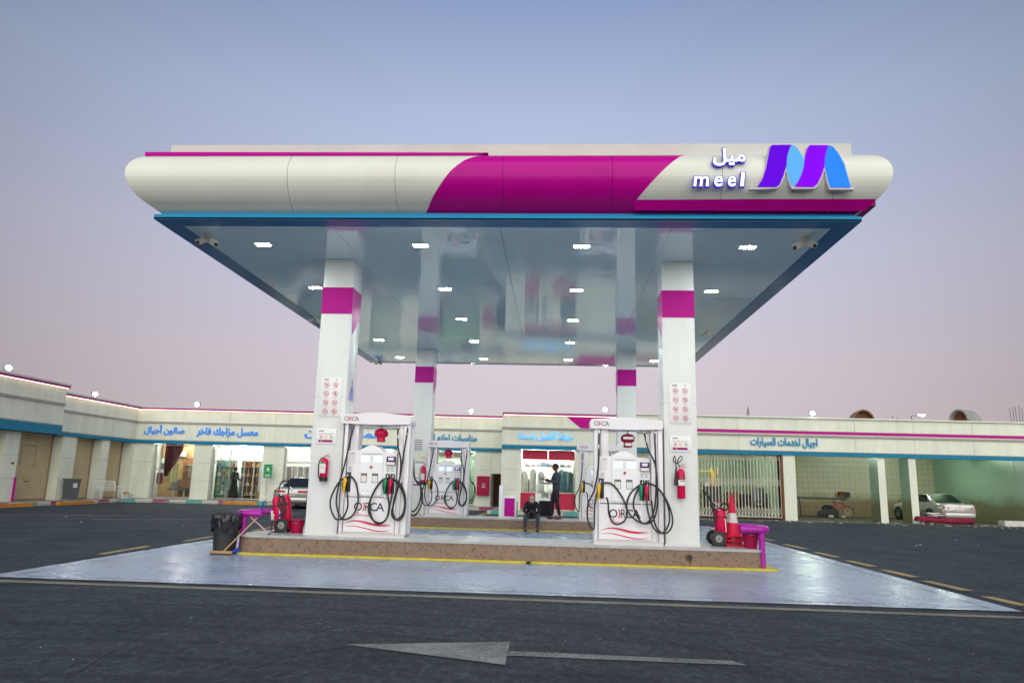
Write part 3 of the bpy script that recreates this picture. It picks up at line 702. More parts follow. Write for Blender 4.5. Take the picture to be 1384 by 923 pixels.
cctv(4.33, 20.6, -30, 140, 'small camera under the right edge of the canopy beside the front column', .6)
cctv(-6.6, 26.7, -120, -60, 'pair of cameras under the far left corner of the canopy', .7)

# M emblem and name sign on the fascia
def sgn(a, b, y=11.33):   # point read off the sign's own plane
    p = aty(930 + a / 5.7667, 190 + b / 5.7667, y); return (p.x, p.z)
em = thing('emblem_sign', 'glowing purple and blue ribbon letter M emblem at the right of the canopy front', 'sign', (4.15, 11.33, 6.2))
ET = Matrix.Translation((-4.15, -11.33, -6.2))
rb = {'purple_ribbon': ('logo_purple', [(540, 362), (580, 300), (608, 215), (628, 110), (640, 50), (655, 38), (805, 36), (790, 62), (772, 120), (765, 195), (745, 265), (715, 340), (690, 362)]),
      'sky_ribbon': ('logo_sky', [(808, 36), (835, 45), (862, 80), (905, 150), (900, 200), (882, 262), (855, 320), (825, 357), (800, 335), (780, 280), (768, 205), (774, 120), (793, 62)]),
      'violet_ribbon': ('logo_violet', [(950, 38), (1095, 40), (1078, 80), (1066, 130), (1062, 200), (1040, 270), (1010, 335), (980, 362), (829, 360), (858, 322), (886, 262), (903, 200), (912, 120), (932, 55)]),
      'blue_ribbon': ('logo_blue', [(1098, 40), (1130, 52), (1170, 105), (1215, 185), (1238, 270), (1268, 366), (1110, 366), (1090, 300), (1066, 200), (1070, 130), (1081, 80)])}
for nm, (m, P) in rb.items():
    MB().prism([sgn(*p) for p in P], 11.318, 11.335).xf(ET).build(nm, m, em)
rim1 = [(480, 374), (535, 366), (560, 335), (600, 220), (622, 100), (635, 42), (650, 29), (825, 29), (845, 40), (875, 80), (908, 130), (928, 50), (945, 30), (1110, 31), (1140, 42), (1180, 100), (1225, 180), (1247, 265), (1275, 362), (1298, 374), (1296, 382),
        (1105, 382), (1082, 320), (1064, 235), (1045, 290), (1015, 350), (985, 376), (815, 376), (795, 350), (775, 295), (766, 235), (750, 290), (720, 350), (695, 372), (600, 378), (482, 380)]
MB().prism([sgn(*p) for p in rim1], 11.3365, 11.42).xf(ET).build('rim', 'logo_rim', em)

def word_sign(name, lab, parts, bold, sh):
    ul = min(q[1] for q in parts); vb = parts[0][3]
    a = aty(ul, vb, 11.36); t = thing(name, lab, 'sign', (a.x, 11.36, a.z), 0, 'name on the canopy front')
    for ch, u0, u1, v1, v0 in parts:
        p0 = aty(u0, v1, 11.36); p1 = aty(u1, v0, 11.36); w = p1.x - p0.x; h = p1.z - p0.z
        T = Matrix.Translation((p0.x - a.x, -.056, p0.z - a.z))
        letters(ch, w - sh * h, h, bold=bold, depth=.006, shear=sh, res=5).xf(T).build('letters', 'lit_white', t)
        letters(ch, w - sh * h + .03, h + .03, bold=bold + .03, depth=.06, shear=sh, res=5).xf(Matrix.Translation((p0.x - a.x - .015, -.0495, p0.z - a.z - .015))).build('casing', 'letter_side', t)
cu = lambda a_: 930 + a_ / 5.7667
cv = lambda b_: 190 + b_ / 5.7667
word_sign('name_sign', 'glowing white word meel in rounded letters beside the M emblem', [('m', cu(38), cu(160), cv(366), cv(290)), ('e', cu(196), cu(268), cv(368), cv(288)), ('e', cu(302), cu(370), cv(368), cv(288)), ('l', cu(400), cu(436), cv(366), cv(258))], .012, .12)
word_sign('name_sign', 'glowing white Arabic word above the word meel on the canopy', [(arabic('ميل'), 963, 1006, 226, 202.5)], .02, 0)

# ================================================================== BUILDINGS
class Wing:
    def __init__(s, T, p0, ang):
        s.T = T; s.M = Matrix.Translation(Vector(p0)) @ Matrix.Rotation(ang, 4, 'Z'); s.I = s.M.inverted()
        s.rz = ang
    def part(s, name, mb, m, parent=None, **k):
        return mb.xf(Matrix.Translation(-s.T.location) @ s.M).build(name, m, parent or s.T, **k)
    def own(s, x, y, z=0):     # local point -> world
        return s.M @ Vector((x, y, z))
    def facade(s, x0, x1, z=None, step=2.45, cap=True, mag=True, proud=0.0, n='fascia_panel', zb=3.05, matl='facade_cream', skipmag=None):
        z = z or (3.25, 4.13, 4.22, 4.82, 4.94, 5.0)
        k = max(1, round((x1 - x0) / step)); w = (x1 - x0) / k
        for i in range(k):
            a, b = x0 + i * w + .006, x0 + (i + 1) * w - .006
            s.part(n, bx(a, b, -.05 - proud, .2, z[0], z[1]), matl)
            s.part(n, bx(a, b, -.05 - proud, .2, z[2], z[3]), matl)
        s.part('backing', bx(x0, x1, .02 - proud, .19, zb, z[4]), 'facade_trim')
        s.part('ledge', bx(x0, x1, -.12 - proud, .0, z[1] + .002, z[2] - .002), 'facade_trim')
        s.part('ledge', bx(x0, x1, -.075 - proud, .0, z[0] + .002 - .05, z[0] - .002), 'facade_trim')
        s.part('blue_band', bx(x0, x1, -.09 - proud, .2, zb, z[0] - .05), 'teal_strip')
        if mag:
            s.part('magenta_band', bx(x0, x1, -.22 - proud, .1, z[3] + .03, z[4]), 'magenta')
            s.part('light_strip', bx(x0 + .05, x1 - .05, -.17 - proud, -.12 - proud, z[3] + .012, z[3] + .028), 'led_strip')
        if cap: s.part('coping', bx(x0, x1, -.25 - proud, .3, z[4] + .002, z[5]), 'parapet')
    def pillar(s, x0, x1, y1=.55, m='facade_cream', z0=.15, z1=3.05, side=None):
        p = s.part('pillar', bx(x0, x1, 0, y1, z0, z1), m)
        for q in (1.1, 2.05):
            s.part('joint', bx(x0 - .002, x1 + .002, -.0025, .1, q, q + .012), 'facade_trim', p)
        return p
    def shutter(s, x0, x1, y=.5, z0=.18, z1=3.05):
        n = 30; P = []
        for i in range(n):
            a = z0 + (z1 - z0) * i / n; h = (z1 - z0) / n
            P += [(0, a), (-.022, a + h * .25), (-.022, a + h * .75), (0, a + h * .97)]
        P.append((0, z1)); V = []
        for o, z in P: V += [(x0, y + o, z), (x1, y + o, z)]
        p = s.part('roller_shutter', MB().add(V, [(2 * i, 2 * i + 1, 2 * i + 3, 2 * i + 2) for i in range(len(P) - 1)]), 'shutter', ang=20)
        s.part('bottom_rail', bx(x0, x1, y - .04, y + .02, z0 - .03, z0 + .05), 'shutter_dark', p)
        s.part('lock', bx((x0 + x1) / 2 - .12, (x0 + x1) / 2 + .12, y - .05, y - .02, .95, .98), 'black', p)
        for x in (x0, x1): s.part('guide_rail', bx(x - .03, x + .03, y - .06, y + .05, z0 - .03, z1), 'shutter_dark', p)
        return p
    def room(s, x0, x1, y0=.56, y1=2.9, ext=.9, wall='wall_in', z1=3.3, back=None, ceil='wall_in', floor='paving', tubes=2, vis=True):
        x0 -= ext
        s.part('back_wall', bx(x0, x1, y1, y1 + .1, .15, z1), back or wall)
        for a, b in ((x0 - .06, x0), (x1, x1 + .03)): s.part('side_wall', bx(a, b, y0, y1 + .1, .15, z1), wall)
        s.part('ceiling', bx(x0, x1, .21, y1 + .1, z1 - .0, z1 + .06), ceil)
        s.part('floor', bx(x0, x1, .0, y1, .1, .156), floor)
        for i in range(tubes):
            x = x0 + (x1 - x0) * (i + .5) / tubes; p = s.own(x, 1.3 + .9 * (i % 2), z1 - .09)
            t = thing('tube_light', TUBE_L[TUBE[0] % len(TUBE_L)], 'tube light', p, s.rz, 'ceiling tubes in the shops'); TUBE[0] += 1
            bx(-.5, .5, -.05, .05, .03, .085).build('fitting', 'white_plastic', t)
            MB().cyl((-.48, 0, 0), (.48, 0, 0), .028, n=8).build('tube', 'tube', t)
    def glass(s, x0, x1, y=.3, z0=.2, z1=3.0, mull=(), trans=None, frame='steel'):
        p = s.part('shop_window', bx(x0, x0 + .05, y - .03, y + .03, z0, z1), frame)
        s.part('frame', MB().box(x1 - .05, x1, y - .03, y + .03, z0, z1).box(x0 + .05, x1 - .05, y - .03, y + .03, z1 - .05, z1).box(x0 + .05, x1 - .05, y - .03, y + .03, z0, z0 + .05), frame, p)
        e = [x0 + .05] + list(mull) + [x1 - .05]
        for a, b in zip(e, e[1:]):
            s.part('pane', bx(a + .02, b - .02, y - .006, y + .006, z0 + .05, z1 - .05), 'shop_glass', p)
        for a in mull: s.part('mullion', bx(a - .018, a + .018, y - .03, y + .03, z0 + .05, z1 - .05), frame, p)
        return p
TUBE = [0]
TUBE_L = ['left ceiling tube inside the salon with the red curtain', 'right ceiling tube inside the salon with the red curtain', 'left ceiling tube inside the water pipe shop', 'middle ceiling tube inside the water pipe shop', 'right ceiling tube inside the water pipe shop',
          'left ceiling tube inside the fabric shop behind the left car', 'right ceiling tube inside the fabric shop behind the left car', 'left ceiling tube in the shop behind the first dispenser', 'right ceiling tube in the shop behind the first dispenser',
          'left ceiling tube of the shop under the teal Arabic sign', 'right ceiling tube of the shop under the teal Arabic sign', 'left ceiling tube in the tailor shop', 'middle ceiling tube in the tailor shop', 'right ceiling tube in the tailor shop',
          'left ceiling tube behind the scissor gate', 'middle ceiling tube behind the scissor gate', 'right ceiling tube behind the scissor gate']

row = thing('shop_row', 'low cream row of shops wrapping round the left side with magenta cornice and blue band', 'building', (-22.55, 38.24, 0))
ang2 = math.atan(.062)
W2 = Wing(row, (-22.55, 38.24, 0), ang2)
W1 = Wing(row, (-22.55, 10, 0), R(90))
l2 = lambda X: (X + 22.55) / math.cos(ang2)
LEN2 = l2(-2.50)
# --- wing running away from us on the left
W1.facade(21.75, 28.22)
W1.facade(2, 21.75, z=(3.50, 4.36, 4.47, 5.12, 5.24, 5.32), proud=.28)
W1.part('end_cheek', bx(21.72, 21.748, -.34, .2, 3.42, 5.1), 'facade_cream')
ys = [(2.4, 4.2), (7.5, 9.3), (13.2, 15.0), (18.9, 19.75), (22.45, 23.45), (25.42, 26.05)]
for a, b in ys: W1.pillar(a, b)
W1.part('pillar', bx(27.95, 28.8, 0, .55, .15, 3.05), 'facade_cream')
e = [(4.25, 7.45), (9.35, 13.15), (15.05, 18.85), (19.8, 22.4), (23.5, 25.37), (26.1, 27.9)]
for a, b in e: W1.shutter(a, b)
W1.part('soffit', bx(2, 28.5, .2, .6, 3.06, 3.1), 'facade_trim')
W1.part('wicket_door', MB().box(20.55, 20.58, .466, .474, 1.6, 2.5).box(21.4, 21.43, .466, .474, 1.6, 2.5).box(20.55, 21.43, .466, .474, 2.5, 2.53), 'shutter_dark')
W1.part('roof', bx(2, 32, .35, 8, 4.7, 4.85), 'parapet')
W1.part('bell_push', bx(19.42, 19.56, -.03, -.0, 1.68, 1.76), 'rust')
W1.part('pillar_trim', bx(19.72, 19.80, -.06, .02, .16, 1.15), 'magenta')
# --- front wing
W2.facade(.0, LEN2, z=(3.25, 4.13, 4.22, 4.82, 4.94, 4.99))
W2.part('roof', bx(-1.2, LEN2, .35, 7, 4.7, 4.85), 'parapet')
pil = [(.0, 1.06), (l2(-19.32), l2(-18.37)), (l2(-15.61), l2(-14.47)), (l2(-11.3), l2(-10.3)), (l2(-8.6), l2(-7.6))]
for a, b in pil: W2.pillar(a, b)
W2.pillar(l2(-4.19), l2(-3.36), .3)
W2.part('lintel', bx(l2(-3.36), LEN2, .05, .3, 1.88, 3.05), 'facade_cream')
# salon
a, b = 1.06, pil[1][0]; W2.room(a, b, back='wood_light', tubes=2)
g_ = W2.glass(a + .02, b - .02, mull=(a + .32,))
# water pipe shop
a, b = pil[1][1], pil[2][0]; W2.room(a, b, tubes=3); W2.glass(a + .02, b - .02, mull=(a + .95, a + 1.75, a + 2.25))
# fabric shop
a, b = pil[2][1], pil[3][0]; W2.room(a, b, tubes=2); W2.glass(a + .02, b - .02, mull=(a + 1.5,))
a, b = pil[3][1], pil[4][0]; W2.room(a, b, tubes=2); W2.glass(a + .02, b - .02, mull=())
a, b = pil[4][1], l2(-4.19); W2.room(a, b, tubes=2, back='green_wall'); W2.glass(a + .02, b - .02, mull=(a + 1.1, a + 2.2))
W2.part('transom', bx(a, b, .22, .27, 2.62, 2.72), 'facade_cream')
# dark doorway
a, b = l2(-3.36), LEN2
W2.part('passage', MB().box(a, b, 1.6, 1.7, .15, 1.9).box(a - .05, a, .3, 1.7, .15, 1.9), 'wood')
W2.part('door_frame', MB().box(a, a + .08, .0, .3, .15, 1.86).box(b - .06, b, .0, .3, .15, 1.86), 'facade_trim')
W2.part('open_door', bx(a + .12, a + .16, .32, 1.0, .15, 1.84), 'facade_trim')

# middle block, a step forward
mid = thing('tailor_building', 'cream tailor shop block standing forward of the row with a magenta corner panel', 'building', (-2.48, 35.07, 0))
a3 = math.atan(.05); WC = Wing(mid, (-2.48, 35.07, 0), a3); lc = lambda X: (X + 2.48) / math.cos(a3); LC = lc(3.25)
WC.facade(0, LC, z=(3.24, 3.98, 4.07, 4.62, 4.73, 4.78), zb=3.02)
WC.part('magenta_panel', MB().prism([(lc(.62), 4.615), (lc(2.95), 4.615), (lc(2.95), 4.075), (lc(1.3), 4.075)], -.065, -.052), 'magenta')
WC.part('side_cheek', bx(.0, .12, .2, 4.5, .15, 4.7), 'facade_cream')
WC.part('roof', bx(0, LC, .35, 7, 4.5, 4.62), 'parapet')
WC.pillar(0, lc(-1.54)); WC.pillar(lc(1.05), LC)
a, b = lc(-1.54), lc(1.05); WC.room(a, b, tubes=3, y1=2.9, ext=.7); g2 = WC.glass(a + .02, b - .02, z0=.98, z1=2.6, mull=(a + 1.3,), frame='gate_paint')
WC.part('stall_riser', bx(a, a + .72, .2, .3, .22, .97), 'awning_red'); WC.part('stall_riser', bx(a + 1.42, b, .2, .3, .22, .97), 'awning_red')
WC.part('red_header', bx(a + .06, a + 1.28, .16, .24, 2.56, 3.0), 'awning_red'); WC.part('red_header', bx(a + 1.32, b - .02, .16, .24, 2.56, 3.0), 'awning_red')

# service building on the right
srv = thing('service_building', 'long cream car service building with a scissor gate and open tiled wash bays', 'building', (3.25, 35.52, 0))
a4 = math.atan(.037); WR = Wing(srv, (3.25, 35.52, 0), a4); lr = lambda X: (X - 3.25) / math.cos(a4); LR = lr(34)
def rfac(x0, x1, step=2.9):
    k = round((x1 - x0) / step); w = (x1 - x0) / k
    for i in range(k):
        a, b = x0 + i * w + .006, x0 + (i + 1) * w - .006
        WR.part('fascia_panel', bx(a, b, -.05, .2, 3.24, 3.93), 'facade_cream')
        WR.part('fascia_panel', bx(a, b, -.05, .2, 4.21, 4.80), 'facade_cream')
    WR.part('backing', bx(x0, x1, .02, .19, 3.04, 4.8), 'facade_trim')
    WR.part('ledge', bx(x0, x1, -.12, .0, 3.935, 4.0), 'facade_trim')
    WR.part('magenta_band', bx(x0, x1, -.07, .01, 4.08, 4.19), 'magenta')
    WR.part('light_strip', bx(x0, x1, -.045, -.02, 4.035, 4.045), 'led_strip_dim'); WR.part('light_strip', bx(x0, x1, -.045, -.02, 4.215, 4.222), 'led_strip_dim')
    WR.part('coping', bx(x0, x1, -.14, .3, 4.805, 4.87), 'facade_cream')
    WR.part('blue_band', bx(x0, x1, -.09, .2, 3.04, 3.2), 'teal_strip')
rfac(0, LR)
WR.part('roof', bx(0, LR, .35, 9.5, 4.6, 4.72), 'parapet')
WR.part('pillar', bx(0, lr(3.7), 0, .5, 0, 3.04), 'facade_cream')
p = WR.part('pillar', bx(lr(10.95), lr(11.52), -.03, .5, 0, 3.04), 'facade_cream')
WR.part('rust_edge', bx(lr(10.86), lr(10.945), -.03, .3, 0, 3.04), 'rust', p)
for X in (15.42, 16.88):
    q = WR.part('pillar', bx(lr(X), lr(X + .34), .0, .9, 0, 3.04), 'green_tile'); WR.part('face', bx(lr(X), lr(X + .34), -.012, -.001, 0, 3.04), 'facade_cream', q)
WR.part('pillar', bx(lr(22.45), lr(24.6), .0, 8.6, 0, 3.4), 'green_tile')
WR.part('pillar_face', bx(lr(22.45), lr(24.6), -.02, -.001, 0, 3.04), 'wood_light')
# bay shell
TG = (lr(11.52), lr(22.45))
WR.part('ceiling', bx(TG[0] - .1, TG[1], .21, 8.7, 3.42, 3.5), 'green_wall')
WR.part('partition', bx(lr(11.1), lr(11.5), .5, 8.4, 0, 3.42), 'green_tile')
WR.part('back_wall', bx(TG[0], TG[1], 8.12, 8.2, 0, 3.42), 'concrete')
# wall tiles: the ones that can be told apart, joined because they run to thousands
def tilewall(name, x0, x1, z0, z1, m, y=None, X=None, s_=.3):
    mb = MB(); nx = int((x1 - x0) / s_); nz = int((z1 - z0) / s_); g_ = .008
    for i in range(nx):
        for k in range(nz):
            a = x0 + (x1 - x0) * i / nx; b = x0 + (x1 - x0) * (i + 1) / nx; c = z0 + (z1 - z0) * k / nz; d = z0 + (z1 - z0) * (k + 1) / nz; j = random.uniform(0, .002)
            if y is not None: mb.box(a + g_, b - g_, y - .012 - j, y, c + g_, d - g_)
            else: mb.box(X - .012 - j, X, a + g_, b - g_, c + g_, d - g_)
    o = WR.part(name, mb, m, smooth=False); o['kind'] = 'stuff'; return o
tilewall('wall_tiles', TG[0], TG[1], .02, 3.4, 'cream_tile', y=8.118)
tilewall('wall_tiles', .92, 8.1, .02, 3.4, 'green_tile', X=TG[1] - .002)
# room behind the scissor gate
WR.room(lr(3.75), lr(10.8), y0=.51, y1=6, ext=0, wall='green_wall', tubes=2, floor='concrete')

# scissor gate: a thing that folds; lazy-tongs of flat bars
def scissor_gate():
    p0 = WR.own(lr(3.72), .12, 0); t = thing('scissor_gate', 'cream folding scissor gate drawn across the workshop opening left of the wash bays', 'gate', p0, a4)
    w = lr(10.84) - lr(3.72); n = 46; dx = w / n
    for i in range(n + 1):
        x = i * dx; MB().box(x - .018, x + .018, -.012, .012, .06, 3.0).build('upright', 'gate_paint', t, smooth=False)
    for z0, z1, in ((.15, .6), (1.5, 1.95), (2.72, 3.0)):
        for i in range(0, n):
            for s_ in (0, 1):
                za, zb = (z0, z1) if s_ else (z1, z0)
                MB().beam((i * dx, -.018 + .036 * s_, za), ((i + 1) * dx, -.018 + .036 * s_, zb), .006, .022, (0, 0, 1)).build('lattice_bar', 'gate_paint', t, smooth=False)
    bx(0, w, -.03, .03, 3.0, 3.04).build('top_rail', 'gate_paint', t); bx(0, w, -.03, .03, .0, .03).build('bottom_rail', 'rust', t)
scissor_gate()

# ---- pavement, kerbs
cs, sn = math.cos(ang2), math.sin(ang2)
def K2(x, y): return tuple(W2.own(x, y, 0).xy)
kerbL = [(-21.45, 14), (-21.45, 35.2), (-21.35, 35.9), (-21.0, 36.35), (-20.4, 36.62)] + [K2(l2(-19.9), -1.65), K2(l2(-2.9), -1.65), (-2.95, 33.9), (3.5, 34.0)]
back = [(3.4, 36.0), (-2.4, 35.6), (-2.4, 39.9), (-22.9, 38.9), (-22.9, 14)]
struct('pavement', MB().prism([(x, y) for x, y in kerbL + back], .0, .146, 'xy'), 'paving')
kb = struct('kerb', MB().tube([(x, y, .05) for x, y in kerbL], .05, 6, 1), 'concrete')
pts = [Vector(p) for p in kerbL]; seg = []
cyc = ['kerb_magenta', 'kerb_white', 'kerb_teal', 'kerb_white']; kk = 0; S_ = []
tot = 0
for p, q in zip(pts, pts[1:]): tot += (q - p).length
def at_len(s):
    for p, q in zip(pts, pts[1:]):
        d = (q - p).length
        if s <= d: return p + (q - p) * s / d, (q - p).normalized()
        s -= d
    return pts[-1], (pts[-1] - pts[-2]).normalized()
s = 0.0; BL = .83; k0 = 0
import itertools
while s < tot - BL:
    c, d = at_len(s + BL / 2); nrm = Vector((d.y, -d.x)); x = c.x
    mm = cyc[k0 % 4]; far = c.x > -13
    z1 = .158
    MB().obox((c.x - nrm.x * .05, c.y - nrm.y * .05, z1 / 2), (d.x * BL * .49, d.y * BL * .49, 0), (nrm.x * .09, nrm.y * .09, 0), (0, 0, z1 / 2)).build('kerb_stone', mm, kb)
    s += BL; k0 += 1
def kblock(x, y, ux, uy, L_, m='orange_paint'):
    MB().obox((x, y, .075), (ux * L_ / 2, uy * L_ / 2, 0), (uy * .08, -ux * .08, 0), (0, 0, .075)).build('kerb_stone', m, kb)
kblock(-21.25, 27.2, 0, 1, 4.2); kblock(-21.25, 32.0, 0, 1, 2.4); kblock(-15.9, 36.75 + .25, 1, .062, 1.7)
mat('dirt', (.11, .095, .07), .9, noise=.5, nscale=1.5, bump=.4, bscale=25)
mat('litter', (.55, .55, .52), .7)
V = []; n = 40
for i in range(n + 1):
    x = 4 + 30 * i / n; V += [(x, 34.3 + .037 * (x - 4) + random.uniform(-.25, .3), .004), (x, 44.5, .004)]
struct('dirt_strip', MB().add(V, [(2 * i, 2 * i + 2, 2 * i + 3, 2 * i + 1) for i in range(n)]), 'dirt')
mb = MB()
for i in range(150):
    u = random.random(); x = random.uniform(5, 23) if u < .7 else random.uniform(-20, 20); y = random.uniform(33.6, 36.4) if u < .7 else random.uniform(20, 34); q = random.uniform(.01, .045 if u < .7 else .025)
    mb.obox((x, y, q * .3), (q, q * .3, 0), (-q * .3, q * .6, 0), (0, 0, q * .25))
struct('litter', mb, 'litter')['kind'] = 'stuff'
mb = MB()
for i in range(50):
    x = random.uniform(-6, 6); y = random.uniform(3.0, 9.2); q = random.uniform(.002, .005)
    mb.obox((x, y, q * .4), (q, q * .3, 0), (-q * .3, q * .8, 0), (0, 0, q * .5))
struct('road_grit', mb, 'litter')['kind'] = 'stuff'

# ---- shop signs
def shop_sign(wing, off, xa, xb, z0, z1, word, m, lab, bold=.034, y=-.1, emit=None):
    p = wing.own(xa, y, z0); t = thing('shop_sign', lab, 'sign', p, wing.rz, 'raised Arabic shop names')
    letters(arabic(word), xb - xa, z1 - z0, bold=bold, depth=.05).build('letters', m, t)
shop_sign(W2, 0, l2(-22.08) + .0, l2(-19.9), 3.5, 4.03, 'صالون أجيال', 'letter_blue', 'blue Arabic letters over the salon with the red curtain', bold=.026)
shop_sign(W2, 0, l2(-19.25), l2(-15.95), 3.46, 3.97, 'معسل مزاجك فاخر', 'letter_blue', 'blue Arabic letters over the water pipe shop')
shop_sign(W2, 0, l2(-13.45), l2(-9.35), 3.5, 4.05, 'قماش الزين', 'letter_blue', 'blue Arabic letters partly hidden behind the front left dispenser header')
shop_sign(W2, 0, l2(-6.75), l2(-4.15), 3.40, 3.93, 'مناسبات لوازم ال', 'letter_teal', 'teal Arabic letters over the glass shop right of the back left column', bold=.035)
shop_sign(WC, 0, lc(-1.68), lc(.92), 3.42, 3.92, 'خياط أفضل لمسة', 'letter_sky', 'pale glowing blue Arabic letters over the tailor shop')
shop_sign(WR, 0, lr(9.43), lr(12.62), 3.38, 3.86, 'اجيال لخدمات السيارات', 'letter_blue2' if False else 'letter_teal', 'blue Arabic letters over the scissor gate on the service building')

# ---- roof floodlights
def flood(x, y, z, rz, lab):
    t = thing('floodlight', lab, 'floodlight', (x, y, z), rz, 'roof floodlights')
    MB().cyl((0, 0, 0), (0, 0, .16), .02, n=6).build('bracket', 'dark_steel', t)
    MB().obox((0, -.04, .22), (.15, 0, 0), (0, .04, -.012), (0, .03, .1)).build('housing', 'dark_steel', t)
    MB().ball((0, -.10, .215), .105, .05, .095, 14, 8).build('lens', 'flood_lens', t)
flood(-22.3, 28.1, 5.3, R(60), 'bright floodlight at the far left edge of the raised left roof')
flood(-22.45, 34.1, 4.95, R(60), 'bright floodlight on the lower part of the left roof')
p = W2.own(l2(-19.35), -.1, 4.95); flood(*p, 0, 'bright floodlight above the salon')
p = W2.own(l2(-4.5), -.1, 4.95); flood(*p, 0, 'bright floodlight above the shop beside the red cabinet')
p = WC.own(lc(2.45), -.1, 4.76); flood(*p, 0, 'bright floodlight above the magenta panel by the tailor')
p = WR.own(lr(12.44), -.05, 4.84); flood(*p, 0, 'bright floodlight on the service building roof')

# ---- roof clutter
def duct(x, y, z, r, L_, rz, lab, m='concrete'):
    t = thing('roof_vent', lab, 'roof vent', (x, y, z), rz)
    V = []; n = 14
    for rr in (r, r - .07):
        for yy in (0, L_):
            V += [(rr * math.cos(math.pi * i / n), yy, rr * 1.25 * math.sin(math.pi * i / n)) for i in range(n + 1)]
    N1 = n + 1; F = []
    for i in range(n):
        F += [(i, i + 1, N1 + i + 1, N1 + i), (2 * N1 + i, 3 * N1 + i, 3 * N1 + i + 1, 2 * N1 + i + 1), (i, 2 * N1 + i, 2 * N1 + i + 1, i + 1), (N1 + i, N1 + i + 1, 3 * N1 + i + 1, 3 * N1 + i)]
    MB().add(V, F).build('barrel', m, t)
    MB().prism([((r - .08) * math.cos(math.pi * i / n), (r - .08) * 1.25 * math.sin(math.pi * i / n)) for i in range(n + 1)], .5, .54).build('mesh_screen', 'wood', t)
    MB().beam((0, .45, 0), (0, .45, r * 1.2), .04, .04).beam((-r * .9, .45, r * .5), (r * .9, .45, r * .5), .04, .04).build('brace', 'rust', t)
duct(23.25, 43.2, 5.58, .52, 1.6, R(-52), 'arched concrete vent standing open on the roof above the wash bays')
duct(18.1, 43.6, 5.38, .62, 1.2, R(-10), 'low dark arched vent just showing over the roof', 'wood')
def rebar(x, y, n, h, lab):
    t = thing('rebar_stub', lab, 'rebar', (x, y, 4.7), 0, 'reinforcing bars left on the roof')
    for i in range(n):
        a = random.uniform(-.12, .12); q = (i * .09 * 1.4 + random.uniform(-.02, .02), random.uniform(-.1, .1), 0)
        MB().cyl(q, (q[0] + a, q[1], h * random.uniform(.75, 1.1)), .015, n=5).build('bar', 'dark_steel', t)
rebar(10.1, 39, 3, .95, 'two or three bars rising from the roof above the scissor gate')
rebar(20.1, 45, 6, 1.15, 'bars on the roof left of the street lamp')
rebar(27.0, 44.5, 5, 1.9, 'leaning bars on the roof at the far right edge')
rebar(23.9, 42.5, 6, .85, 'short bars right of the arched concrete vent')
sl = thing('street_lamp', 'distant street lamp lit behind the service building roof', 'street lamp', (27.0, 56.5, 0))
MB().cyl((0, 0, 0), (0, 0, 7.15), .08, .05, n=8).build('pole', 'dark_steel', sl)
MB().beam((0, 0, 7.12), (.55, 0, 7.2), .07, .05).build('arm', 'dark_steel', sl)
hd = MB().ball((.75, 0, 7.2), .3, .15, .07, 10, 5).build('lamp_head', 'flood_lens', sl)

# ================================================================== FUEL DISPENSERS
def disp_path(pts, ox, s, zb, zs, y0, y1):
    n = len(pts); o = []
    for i, (a, b) in enumerate(pts):
        t = i / (n - 1); yy = -.06 - .05 * math.sin(t * 9) - .05 * t
        if i == 0: yy = y0
        if i == n - 1: yy = y1
        o.append(((a - ox) * s, yy, (zb - b) * zs))
    return o
HL = [[(325, 150), (318, 260), (292, 420), (264, 560), (262, 660), (300, 742), (360, 722), (388, 640), (375, 550), (345, 492), (310, 486), (262, 520), (222, 610), (226, 680), (264, 742), (308, 735), (334, 670), (328, 600), (318, 574)],
      [(603, 160), (618, 290), (642, 380), (640, 500), (622, 600), (602, 700), (630, 738), (668, 700), (674, 620), (640, 540), (585, 486), (520, 512), (465, 620), (462, 700), (518, 764), (572, 740), (588, 660), (576, 600), (570, 574)],
      [(668, 160), (664, 260), (656, 350), (640, 500), (614, 620), (610, 700), (642, 742), (676, 700), (676, 600), (640, 520), (590, 492), (530, 500), (480, 580), (466, 660), (492, 740), (545, 758), (582, 720), (594, 640), (598, 574)]]
HR = [[(127, 175), (121, 380), (98, 520), (62, 600), (62, 690), (95, 738), (102, 600), (125, 510), (165, 479), (212, 495), (265, 570), (285, 640), (265, 690), (215, 706), (182, 660), (176, 590), (168, 562)],
      [(388, 180), (410, 290), (446, 370), (456, 500), (455, 600), (430, 680), (370, 696), (326, 620), (328, 560), (360, 496), (410, 478), (470, 510), (515, 600), (520, 690), (480, 746), (432, 722), (402, 640), (396, 570)],
      [(452, 180), (449, 300), (451, 450), (440, 610), (402, 690), (350, 690), (300, 650), (284, 600), (310, 530), (370, 484), (432, 482), (500, 550), (538, 650), (530, 720), (486, 750), (446, 716), (430, 650), (423, 570)]]
def swoosh(pts, w, y=-.0095, d=.006):
    P = []; n = len(pts) * 4
    Q = [Vector((p[0], 0, p[1])) for p in pts]; t = MB().tube(Q, .001, 3, 6)
    c = [Vector(t.v[i * 3]) for i in range(len(t.v) // 3)]; n = len(c); up = []; lo = []
    for i, p in enumerate(c):
        ww = w * math.sin(math.pi * (.04 + .92 * i / (n - 1))); up.append((p.x, p.z + ww / 2)); lo.append((p.x, p.z - ww / 2))
    mb = MB()
    V = [(x, y, z) for x, z in up] + [(x, y, z) for x, z in lo]
    return mb.add(V, [(i, i + 1, n + i + 1, n + i) for i in range(n - 1)])
